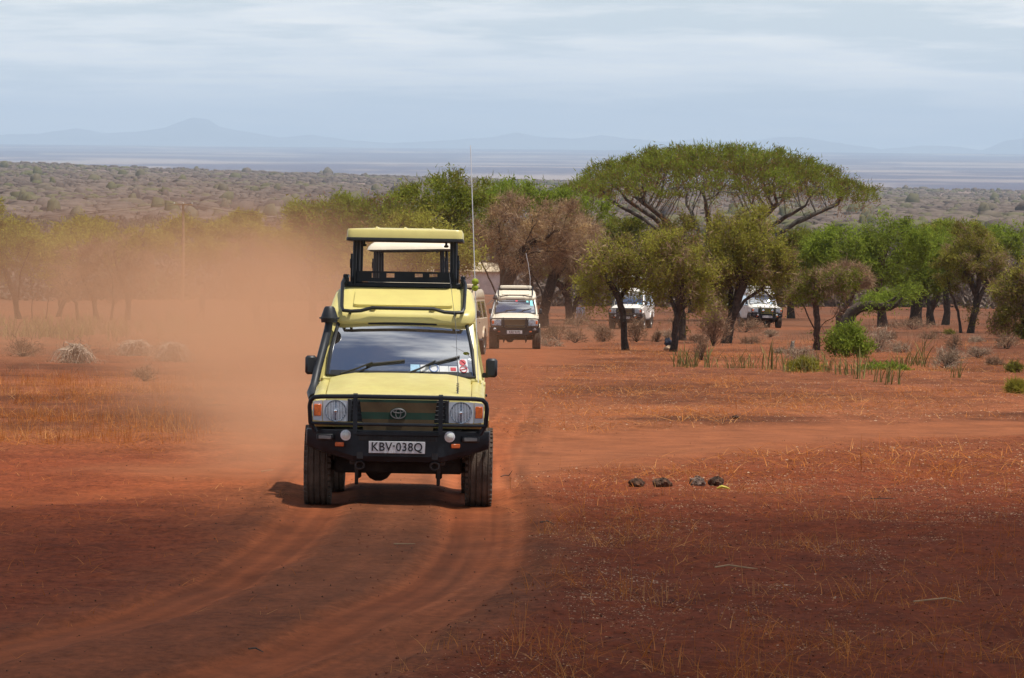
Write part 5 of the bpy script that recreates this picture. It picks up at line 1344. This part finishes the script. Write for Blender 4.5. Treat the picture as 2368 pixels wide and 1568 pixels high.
# blue cloth hung in the tree
o, s = at_obj('hanging_cloth', 'pale blue cloth hanging from a low branch of a dusty tree', 'cloth', 1342, 716, 299)
mb = MB(); rows_ = []
for zz in (.0, .25, .5, .75): rows_.append([(x_ * .28 * (1 - .2 * zz), .05 * math.sin(9 * x_ + 5 * zz), .25 + zz) for x_ in [-1 + 2 * k / 10 for k in range(11)]] + [(x_ * .28 * (1 - .2 * zz), .05 * math.sin(9 * x_ + 5 * zz) + .012, .25 + zz) for x_ in [1 - 2 * k / 10 for k in range(11)]])
mb.loft(rows_).build('drape', M['cloth'], o)
# low white house behind the trees
hx = at_d(1080, 660, 520); hz = ground(hx.x, 520)
o = thing('house', 'low whitewashed house with pale thatch behind the thick forked trunk', 'house', (hx.x, 520, hz - .1), (0, 0, rad(4)))
MB().box((0, 1.8, 1.15), (7.2, 4.0, 2.5), .03).build('wall', M['plaster'], o)
MB().loft([rrect(-3.95, 3.95, -.6, 4.2, 2.25, .3), rrect(-4.0, 4.0, -.65, 4.25, 2.42, .3), rrect(-3.0, 3.0, 1.0, 2.6, 3.15, .3), rrect(-2.6, 2.6, 1.6, 2.0, 3.25, .15)]).build('roof', M['thatch'], o, angle=30)
MB().box((-1.2, -.21, 1.0), (.9, .05, 2.0), .01).build('door', M['wood'], o); MB().box((-2.6, -.21, 1.4), (.7, .05, .6), .01).build('window', M['inner'], o)
# utility pole and wire
pp = at_d(422.5, 600, 420); pz = ground(pp.x, 420); top = at_d(422.5, 470, 420).z
o = thing('utility_pole', 'pale wooden power pole with a short crossarm rising out of the dust', 'utility pole', (pp.x, 420, pz - .2))
H = top - pz + .2
MB().tube([(0, 0, 0), (.03, 0, H * .5), (0, 0, H)], [.13, .115, .095], 9).build('pole', M['polewood'], o)
MB().box((.0, -.1, H - .12), (1.55, .09, .10), .015).build('crossarm', M['polewood'], o)
for s_ in (-1, 1): MB().tube([(s_ * .05, -.12, H - .62), (s_ * .42, -.12, H - .16)], .025, 5).build('brace', M['steel'], o)
for q in (-.72, 0, .72): MB().lathe([(.02, 0), (.045, .03), (.02, .06), (.045, .09), (.02, .13)], 8, 'Z', (q, -.1, H - .07), True).build('insulator', M['lampwhite'], o)
for q, lb in ((-.72, 'thin left power wire'), (.72, 'thin right power wire')):
    w = MB(); a = Vector((pp.x + q, 419.9, top))
    w.tube([tuple(a + Vector((-60 * t, -10 * t * (1 if q < 0 else .8), -2.2 * math.sin(math.pi * t))) ) for t in [i / 10 for i in range(11)]], .012, 4)
    w.tube([tuple(a + Vector((58 * t, 30 * t * (1 if q < 0 else .9), -2.2 * math.sin(math.pi * t) - 2 * t))) for t in [i / 10 for i in range(11)]], .012, 4)
    tag(w.build('power_wire', M['under']), lb + ' strung from the pale wooden pole', 'wire', 'wires on the power pole')

# ------------------------------------------------------------------ person walking in the dust
def make_person():
    p = Vector((at_d(466, 738, 300).x, 300, 0)); p.z = ground(p.x, p.y)
    o = thing('person', 'person in dark clothes and red head cloth walking through the dust with one arm bent', 'person', p, (0, 0, rad(12)))
    J = {'pel': (0, 0, .92), 'sp': (.01, .01, 1.15), 'ch': (.02, 0, 1.34), 'nk': (.03, 0, 1.47), 'hd': (.05, -.01, 1.58), 'hd2': (.055, -.01, 1.68),
         'hL': (-.02, -.09, .90), 'kL': (.12, -.09, .50), 'aL': (.06, -.09, .09), 'tL': (.20, -.10, .04), 'hR': (-.01, .09, .90), 'kR': (-.05, .09, .49), 'aR': (-.32, .09, .16), 'tR': (-.22, .09, .05),
         'sL': (.02, -.19, 1.38), 'eL': (.17, -.24, 1.14), 'wL': (.36, -.20, 1.22), 'sR': (.02, .19, 1.38), 'eR': (-.06, .24, 1.10), 'wR': (-.02, .24, .86)}
    E = [('pel', 'sp'), ('sp', 'ch'), ('ch', 'nk'), ('nk', 'hd'), ('hd', 'hd2'), ('pel', 'hL'), ('hL', 'kL'), ('kL', 'aL'), ('aL', 'tL'), ('pel', 'hR'), ('hR', 'kR'), ('kR', 'aR'), ('aR', 'tR'),
         ('ch', 'sL'), ('sL', 'eL'), ('eL', 'wL'), ('ch', 'sR'), ('sR', 'eR'), ('eR', 'wR')]
    Rr = dict(pel=.15, sp=.13, ch=.15, nk=.06, hd=.095, hd2=.075, hL=.10, hR=.10, kL=.065, kR=.065, aL=.045, aR=.045, tL=.035, tR=.035, sL=.07, sR=.07, eL=.045, eR=.045, wL=.032, wR=.032)
    names = list(J)
    for wn_, fx in (('wL', (1, .12, .06)), ('wR', (.15, 0, -1))):       # hand: palm and five fingers
        w0 = Vector(J[wn_]); f = Vector(fx).normalized(); sd = f.cross(Vector((0, 1, .2))).normalized(); pm = w0 + f * .07
        J[wn_ + 'p'] = tuple(pm); Rr[wn_ + 'p'] = .034; E.append((wn_, wn_ + 'p'))
        for k, (of, ln) in enumerate(((-.03, .065), (-.01, .08), (.01, .078), (.03, .06))):
            J[f'{wn_}f{k}'] = tuple(pm + sd * of + f * ln * .5); J[f'{wn_}g{k}'] = tuple(pm + sd * of + f * ln + Vector((0, .015, -.01))); Rr[f'{wn_}f{k}'] = .010; Rr[f'{wn_}g{k}'] = .008
            E += [(wn_ + 'p', f'{wn_}f{k}'), (f'{wn_}f{k}', f'{wn_}g{k}')]
        J[wn_ + 't'] = tuple(w0 + f * .05 - sd * .05); Rr[wn_ + 't'] = .011; E.append((wn_, wn_ + 't'))
    names = list(J); ix = {n: i for i, n in enumerate(names)}
    me = bpy.data.meshes.new('body'); me.from_pydata([J[n] for n in names], [(ix[a], ix[b]) for a, b in E], [])
    m, nn, l, pb = mat_new('person_body'); tcn = nn.new('ShaderNodeTexCoord'); sz = nn.new('ShaderNodeSeparateXYZ'); l.new(tcn.outputs['Object'], sz.inputs[0])
    rp = nn.new('ShaderNodeMapRange'); rp.inputs[2].default_value = 1.8; l.new(sz.outputs[2], rp.inputs[0])
    cr = nn.new('ShaderNodeValToRGB'); cr.color_ramp.interpolation = 'CONSTANT'; l.new(rp.outputs[0], cr.inputs[0]); e = cr.color_ramp.elements
    e[0].position = 0; e[0].color = (.05, .03, .02, 1); e[1].position = .06; e[1].color = (.035, .028, .032, 1)
    for q, c in ((.50, (.055, .04, .055)), (.80, (.085, .045, .03))): k = e.new(q); k.color = (*c, 1)
    l.new(cr.outputs[0], pb.inputs['Base Color']); pb.inputs['Roughness'].default_value = .9
    me.materials.append(m); ob = link('body', me, o)
    sk = ob.modifiers.new('skin', 'SKIN')
    for i, n in enumerate(names): me.skin_vertices[0].data[i].radius = (Rr[n], Rr[n])
    me.skin_vertices[0].data[ix['pel']].use_root = True
    ob.modifiers.new('sub', 'SUBSURF').render_levels = 2
    lump(MB(), (.045, 0, 1.70), (.115, .11, .075), 5, amp=.06).build('head_cloth', M['redcloth'], o)
    MB().loft([[(.02 + rx * math.cos(a), ry * math.sin(a) + .0, z) for a in [2 * math.pi * k / 16 for k in range(16)]] for rx, ry, z in ((.19, .20, .78), (.17, .19, 1.0), (.155, .18, 1.2), (.15, .20, 1.40))]).build('shirt', M['shirt'], o)
    MB().box((.045, -.02, 1.59), (.02, .02, .05)).build('nose', M['skin'], o)
make_person()

# ------------------------------------------------------------------ dung, sticks, litter, dry grass
DG = 'dung balls lying in a row on the dark soil'
for lb, px, py, r_, mt, sd in (('smooth blackish dung ball, first in the row of four', 1471, 1122, (.083, .07, .052), 'dung', 1), ('wide reddish brown dung ball with straw stuck on it', 1531, 1120, (.105, .08, .058), 'dung', 2),
                               ('greyest lumpiest dung ball, third in the row', 1612, 1120, (.085, .08, .062), 'dunggrey', 3), ('brown dung ball at the end of the row beside a yellow leaf', 1655, 1124, (.083, .075, .056), 'dung', 4),
                               ('lone dark dung ball out on the sunlit ground', 1701, 973, (.055, .05, .036), 'dung', 5)):
    p = G(px, py); q = tag(lump(MB(), (0, 0, r_[2] * .7), r_, sd, 22, 14, .16, 3).build('dung_ball', M[mt]), lb, 'dung', DG); q.location = p
p = G(1668, 1130); q = tag(MB().tube([(-.05, 0, .012), (0, 0, .03), (.05, .01, .02), (.09, 0, .01)], [.006, .02, .014, .003], 5).build('fallen_leaf', M['leafyellow']), 'small yellow fallen leaf beside the last dung ball', 'leaf'); q.location = p
for lb, px, py, pts, mt in (('pale curved stick lying on the dark soil at the lower right', 1700, 1316, [(-.16, 0, .02), (-.05, .1, .03), (.08, 0, .02), (.17, -.1, .02)], 'polewood'), ('short bent stick at the edge of the dark soil beside the track', 1265, 1219, [(-.06, 0, .03), (0, .1, .035), (.06, 0, .012)], 'bark_pale'),
                            ('straight straw coloured stick lying across the track', 935, 1256, [(-.09, 0, .012), (.09, 0, .014)], 'polewood'), ('forked dry stick standing beside the right front wheel', 1172, 1088, [(-.07, 0, .02), (-.02, .1, .03), (.02, 0, .03), (.06, 0, .09)], 'bark_red'),
                            ('small pale forked twig in the middle of the track', 590, 1500, [(-.04, 0, .03), (.0, .05, .03), (.05, 0, .01)], 'bark_pale'), ('dark stick among pale straw at the right', 2040, 1158, [(-.12, 0, .02), (.14, .1, .02)], 'bark'),
                            ('pale short stick lying on the left of the track', 620, 1084, [(-.08, 0, .015), (.06, .1, .03)], 'polewood'), ('long thin pale stalk lying at the far right', 2160, 1392, [(-.15, 0, .02), (.1, .2, .03), (.2, 0, .02)], 'polewood')):
    p = G(px, py); q = tag(MB().tube(pts, [.006] * (len(pts) - 1) + [.003], 5).build('stick', M[mt]), lb, 'stick'); q.location = p

def scatter_grass(name, label, px0, px1, py0, py1, n, hmin, hmax, w, mat, seed, mask=None, lean=.35, tuft=5, spread=.08, segs=2, curve=.4):
    rng = np.random.default_rng(seed)
    X, Y = [], []
    # spread evenly over the ground between the two image rows, at real ground positions
    d0 = G0((px0 + px1) / 2, py1)[1]; d1 = G0((px0 + px1) / 2, py0)[1]
    k = n // tuft
    y = d0 + (d1 - d0) * rng.uniform(0, 1, k) ** 1.0
    u = rng.uniform(px0, px1, k); x = (u - CX) / FPX * y
    keep = np.ones(k, bool)
    if mask is not None: keep = rng.uniform(0, 1, k) < mask(x, y)
    x, y = x[keep], y[keep]; k = len(x)
    x = np.repeat(x, tuft) + rng.normal(size=k * tuft) * spread; y = np.repeat(y, tuft) + rng.normal(size=k * tuft) * spread
    n = len(x); z = height(x, y) - .01
    hh = rng.uniform(hmin, hmax, n) * np.repeat(rng.uniform(.5, 1.15, k), tuft); a = rng.uniform(0, 2 * math.pi, n); ln = np.abs(rng.normal(size=n)) * lean
    ca, sa = np.cos(a), np.sin(a); V = []; b2 = rng.uniform(0, math.pi, n); wx, wy = np.cos(b2) * w / 2, np.sin(b2) * w / 2
    rings = []
    for j in range(segs + 1):
        t = j / segs; ox = hh * ln * (t + curve * t * t); q = 1 - .8 * t
        oz = hh * t * (1 - .3 * np.minimum(ln, 1.5) * t)
        rings.append((np.stack([x + ca * ox + wx * q, y + sa * ox + wy * q, z + oz], 1), np.stack([x + ca * ox - wx * q, y + sa * ox - wy * q, z + oz], 1)))
    V = np.concatenate([np.concatenate(r_, 0) for r_ in rings], 0); T = []
    for j in range(segs):
        A = 2 * n * j; B = A + 2 * n; i = np.arange(n)
        T += [np.stack([A + i, A + n + i, B + n + i], 1), np.stack([A + i, B + n + i, B + i], 1)]
    tint = np.tile(np.repeat(rng.uniform(0, 1, k), tuft) * .6 + rng.uniform(0, .4, n), 2 * (segs + 1))
    return tag(link(name, fmesh(name, V, np.concatenate(T, 0), M[mat], tint)), label, None, None, 'stuff')
def m_off(x, y):
    r, w = tracks(x, y); return np.clip(1 - 1.4 * np.maximum(r, w), 0, 1)
def m_right(x, y): return inside_right(x, y) * (.10 + .90 * sstep(fbm(x / .9, y / 2.2, 61, 3), -.12, .40))
def m_left(x, y): return m_off(x, y) * (.12 + .88 * sstep(fbm(x / 1.6, y / 4.0, 63, 3), -.1, .3)) * (1 - sstep(x + .055 * y, -1.2, .4))
scatter_grass('dry_grass', 'orange dry grass on the left beyond the track', -60, 720, 868, 1030, 15000, .12, .34, .006, 'straw', 1, m_left, .35, 6, .10)
scatter_grass('fallen_straw', 'flattened orange straw on the left beyond the track', -60, 760, 868, 1045, 9000, .10, .30, .007, 'straw', 2, m_left, 3.2, 6, .12)
scatter_grass('dry_grass', 'orange dry stalks on the dark soil at the lower right', 900, 2420, 1085, 1640, 8000, .04, .28, .0048, 'straw', 3, m_right, .75, 4, .045, 3)
scatter_grass('fallen_straw', 'flattened straw on the dark soil at the lower right', 900, 2420, 1085, 1640, 9000, .03, .14, .0060, 'straw', 4, m_right, 3.4, 2, .05)
scatter_grass('dry_grass', 'thin dry grass on the sunlit ground at the right', 1130, 2420, 812, 1110, 11000, .05, .20, .006, 'straw', 5, lambda x, y: m_off(x, y) * (.1 + .9 * sstep(fbm(x / 2.5, y / 9.0, 65, 3), .0, .35)), .7, 4, .12)
scatter_grass('fallen_straw', 'flattened pale straw on the sunlit ground at the right', 1130, 2420, 790, 1110, 30000, .06, .24, .010, 'straw', 6, lambda x, y: m_off(x, y) * (.15 + .85 * sstep(fbm(x / 2.5, y / 9.0, 66, 3), -.1, .3)), 3.2, 3, .12)
scatter_grass('fallen_straw', 'scattered straw on the ground to the left of the wheel tracks', -60, 700, 1020, 1600, 1500, .04, .13, .005, 'straw', 7, m_off, 3.3, 2, .06)
scatter_grass('dry_grass', 'brown grass and brush between the far trees', 1130, 2420, 728, 815, 9000, .12, .45, .014, 'twig', 8, lambda x, y: m_off(x, y) * (.2 + .8 * sstep(fbm(x / 4., y / 14., 67, 3), -.05, .35)), .5, 6, .2)
scatter_grass('dry_grass', 'dusty grass on the far left ground', -40, 760, 728, 870, 6000, .10, .35, .014, 'twig', 9, lambda x, y: m_off(x, y) * (.2 + .8 * sstep(fbm(x / 4., y / 14., 68, 3), -.05, .35)), .5, 6, .2)
def litter(name, label, px0, px1, py0, py1, n, s0, s1, mat, seed, mask, lumpy=False):
    rng = np.random.default_rng(seed); d0 = G0((px0 + px1) / 2, py1)[1]; d1 = G0((px0 + px1) / 2, py0)[1]
    y = d0 + (d1 - d0) * rng.uniform(0, 1, n); x = (rng.uniform(px0, px1, n) - CX) / FPX * y
    k = rng.uniform(0, 1, n) < mask(x, y); x, y = x[k], y[k]; n = len(x)
    z = height(x, y) + .004; s_ = np.exp(rng.uniform(math.log(s0), math.log(s1), n))
    if lumpy: D = np.array([(1, 0, 0), (-.5, .87, 0), (-.5, -.87, 0), (.1, 0, .8), (.0, .1, -.6)]); F = np.array([(0, 1, 3), (1, 2, 3), (2, 0, 3), (1, 0, 4), (2, 1, 4), (0, 2, 4)])
    else: D = np.array([(-1, -.35, 0), (1, -.25, .2), (.7, .4, .35), (-.8, .3, .5)]); F = np.array([(0, 1, 2), (0, 2, 3)])
    a = rng.uniform(0, 2 * math.pi, n); ca, sa = np.cos(a)[:, None], np.sin(a)[:, None]; J = D[None] * (1 + .35 * rng.normal(size=(n,) + D.shape)) * s_[:, None, None]
    V = np.stack([J[..., 0] * ca - J[..., 1] * sa + x[:, None], J[..., 0] * sa + J[..., 1] * ca + y[:, None], J[..., 2] + z[:, None]], -1).reshape(-1, 3)
    T = (F[None] + (np.arange(n) * len(D))[:, None, None]).reshape(-1, 3)
    return tag(link(name, fmesh(name, V, T, M[mat], np.repeat(rng.uniform(0, 1, n), len(D)))), label, None, None, 'stuff')
litter('litter', 'pale bits of dead leaf and straw strewn on the dark soil', 850, 2420, 1080, 1640, 60000, .003, .0095, 'litter', 1, lambda x, y: inside_right(x, y) * (.08 + .92 * sstep(fbm(x / .7, y / 2.2, 71, 3), -.05, .35)))
litter('litter', 'pale bits of straw strewn on the sunlit ground', 1130, 2420, 800, 1110, 24000, .006, .018, 'litter', 2, lambda x, y: m_off(x, y) * .8)
litter('pebbles', 'small dark stones and clods on the soil and track', -60, 2420, 1000, 1640, 2200, .003, .010, 'dung', 3, lambda x, y: .35 + .65 * m_off(x, y), True)
litter('pebbles', 'reddish clods of soil on the rough ground', 800, 2420, 1000, 1640, 4500, .005, .015, 'clod', 4, lambda x, y: m_off(x, y), True)

# ------------------------------------------------------------------ far bush country
def make_scrub():
    rng = np.random.default_rng(77); Vs, Ts, ti, base = [], [], [], 0
    def put(V, T, t):
        nonlocal base
        Vs.append(V); Ts.append(T + base); ti.append(t); base += len(V)
    n1 = 4200; d = np.exp(rng.uniform(math.log(430), math.log(2100), n1)); x = rng.uniform(-.125, .125, n1) * d; z = height(x, d)
    hu = hx.x / 520
    pg1 = fbm(x / 60, d / 160, 91, 3); pt1 = fbm(x / 40, d / 120, 92, 3)
    for i in range(n1):
        if abs(x[i] / d[i] - hu) < .012 and d[i] < 620: continue
        W, H = rng.uniform(1.4, 3.2), rng.uniform(1.6, 3.6); k = int(np.clip(260 * (600 / d[i]), 70, 260))
        q = rng.normal(size=(k, 3)); q /= np.linalg.norm(q, axis=1)[:, None]; q[:, 2] = np.abs(q[:, 2]); q *= rng.uniform(.55, 1.05, k)[:, None]
        C = q * np.array([W, W, H]) + np.array([x[i], d[i], z[i]]); V = blades(C, .75 * max(1, d[i] / 900), .26 * max(1, d[i] / 900), rng, up=.3)
        t0 = .95 if rng.random() < .05 + .5 * (pg1[i] > .33) else np.clip(.30 + .75 * pt1[i] + rng.normal() * .1, 0, .7)
        put(V, np.arange(len(V)).reshape(-1, 3), np.repeat(np.clip(t0 + rng.normal(size=k) * .1, 0, 1), 3))
    n2 = 24000; d = np.exp(rng.uniform(math.log(1900), math.log(9000), n2)); x = rng.uniform(-.125, .125, n2) * d; z = height(x, d)
    pg2 = fbm(x / 160, d / 420, 93, 4); pt2 = fbm(x / 120, d / 300, 94, 4)
    a = np.array([2 * math.pi * k / 7 for k in range(7)])
    for i in range(n2):
        g = rng.random() < .02 + .35 * (pg2[i] > .36); W = float(np.clip(math.exp(rng.normal(1.2, .42)), 1.4, 8)); tall = rng.random() < .016; g = g or (tall and rng.random() < .6); H = rng.uniform(1.4, 2.9) * (1.3 if g else 1) * (2.1 if tall else 1) * (.7 + .3 * W / 3.5)
        R0 = W * rng.uniform(.75, 1.2, 7); R1 = W * .72 * rng.uniform(.6, 1.25, 7)
        V = np.concatenate([np.stack([R0 * np.cos(a), R0 * np.sin(a), np.full(7, -.5)], 1), np.stack([R0 * 1.08 * np.cos(a), R0 * 1.08 * np.sin(a), H * rng.uniform(.3, .6, 7)], 1),
                            np.stack([R1 * np.cos(a + .4), R1 * np.sin(a + .4), H * rng.uniform(.75, 1.05, 7)], 1), np.array([[0, 0, H * rng.uniform(.9, 1.2)]])], 0) + np.array([x[i], d[i], z[i]])
        T = []
        for j in range(7):
            k = (j + 1) % 7; T += [(j, k, 7 + k), (j, 7 + k, 7 + j), (7 + j, 7 + k, 14 + k), (7 + j, 14 + k, 14 + j), (14 + j, 14 + k, 21)]
        put(V, np.array(T), np.full(22, .95 if g else np.clip(.30 + .85 * pt2[i] + rng.normal() * .09, 0, .7)))
    me = fmesh('scrub', np.concatenate(Vs), np.concatenate(Ts), M['scrub'], np.concatenate(ti), smooth=True)
    tag(link('bush_country', me), 'grey-brown bush country stretching to the ridge', None, None, 'stuff')
make_scrub()

# ------------------------------------------------------------------ raised dust: closed soft clouds of fine red earth
def dust(label, c, r, dens, seed, rot=0.0, nsc=.42, lo=.34, hi=.68):
    bm = bmesh.new(); bmesh.ops.create_icosphere(bm, subdivisions=3, radius=1.0); me = bpy.data.meshes.new('dust'); bm.to_mesh(me); bm.free()
    o = link('dust', me); o.location = c; o.scale = r; o.rotation_euler = (0, 0, rot)
    m, n, l, p = mat_new('dust_air'); n.remove(p)
    tcn = n.new('ShaderNodeTexCoord'); ob = tcn.outputs['Object']
    ln = n.new('ShaderNodeVectorMath'); ln.operation = 'LENGTH'; l.new(ob, ln.inputs[0])
    f = n.new('ShaderNodeMapRange'); f.interpolation_type = 'SMOOTHERSTEP'; l.new(ln.outputs['Value'], f.inputs[0])
    for i, q in enumerate((1.0, .0, 0, 1)): f.inputs[i + 1].default_value = q
    mp = n.new('ShaderNodeMapping'); mp.inputs['Scale'].default_value = r; mp.inputs['Location'].default_value = (seed * 3.7, seed * 1.3, seed)
    l.new(ob, mp.inputs[0])
    t = n.new('ShaderNodeTexNoise'); t.inputs['Scale'].default_value = nsc; t.inputs['Detail'].default_value = 4; l.new(mp.outputs[0], t.inputs['Vector'])
    g = n.new('ShaderNodeMapRange'); l.new(t.outputs[0], g.inputs[0])
    for i, q in enumerate((lo, hi, .25, 1.5)): g.inputs[i + 1].default_value = q
    mu = n.new('ShaderNodeMath'); mu.operation = 'MULTIPLY'; l.new(f.outputs[0], mu.inputs[0]); l.new(g.outputs[0], mu.inputs[1])
    m2 = n.new('ShaderNodeMath'); m2.operation = 'MULTIPLY'; l.new(mu.outputs[0], m2.inputs[0]); m2.inputs[1].default_value = dens
    v = n.new('ShaderNodeVolumePrincipled'); v.inputs['Color'].default_value = (.90, .545, .325, 1); v.inputs['Density Attribute'].default_value = ''; v.inputs['Anisotropy'].default_value = .25
    l.new(m2.outputs[0], v.inputs['Density']); l.new(v.outputs[0], n['Material Output'].inputs['Volume'])
    o.data.materials.append(m)
    return tag(o, label, None, None, 'stuff')
dust('thick red dust rolling off the track left of the yellow vehicle', (-4.2, 90, .1), (3.7, 33, 3.1), .066, 1, rad(2))
dust('thin red dust drifting over the ground to the far left', (-12, 180, -2.6), (16, 90, 6.4), .0175, 2, rad(3))
dust('low dust curling behind the front wheels of the yellow vehicle', (-2.6, 58.5, .35), (1.6, 5.0, .9), .30, 3)
dust('red dust hanging between the far vehicles', (2.5, 232, -5.0), (9, 30, 2.4), .008, 4)

# ------------------------------------------------------------------ cloud overhead whose shade lies on the foreground
def make_cloud():
    bm = bmesh.new(); bmesh.ops.create_icosphere(bm, subdivisions=5, radius=1.0)
    hgt = 960.0; off = SUN * (hgt / SUN.z)
    rx, ry, rz = 190.0, 150.0, 26.0
    for v in bm.verts:
        x_, y_, z_ = v.co
        q = 1 + .02 * math.sin(9 * x_ + 1.3) + 0 * z_
        r_ = math.hypot(x_, y_); sl_ = (1 - min(1, r_) ** 6) ** .3 * (1 if z_ > 0 else -1); v.co = (x_ * rx * q, y_ * ry * q, sl_ * rz * q)
    me = bpy.data.meshes.new('cloud'); bm.to_mesh(me); bm.free(); finish(me, None)
    o = link('cloud', me); o.location = (off.x + 25, off.y + 51.5 - ry, hgt + EYE)
    m, n, l, p = mat_new('cloud_vapour'); n.remove(p)
    v = n.new('ShaderNodeVolumePrincipled'); v.inputs['Density'].default_value = .042; v.inputs['Color'].default_value = (1, 1, 1, 1); v.inputs['Density Attribute'].default_value = ''; v.inputs['Anisotropy'].default_value = .6
    l.new(v.outputs[0], n['Material Output'].inputs['Volume']); o.data.materials.append(m)
    tag(o, 'white cloud drifting overhead and shading the foreground', None, None, 'structure')
make_cloud()
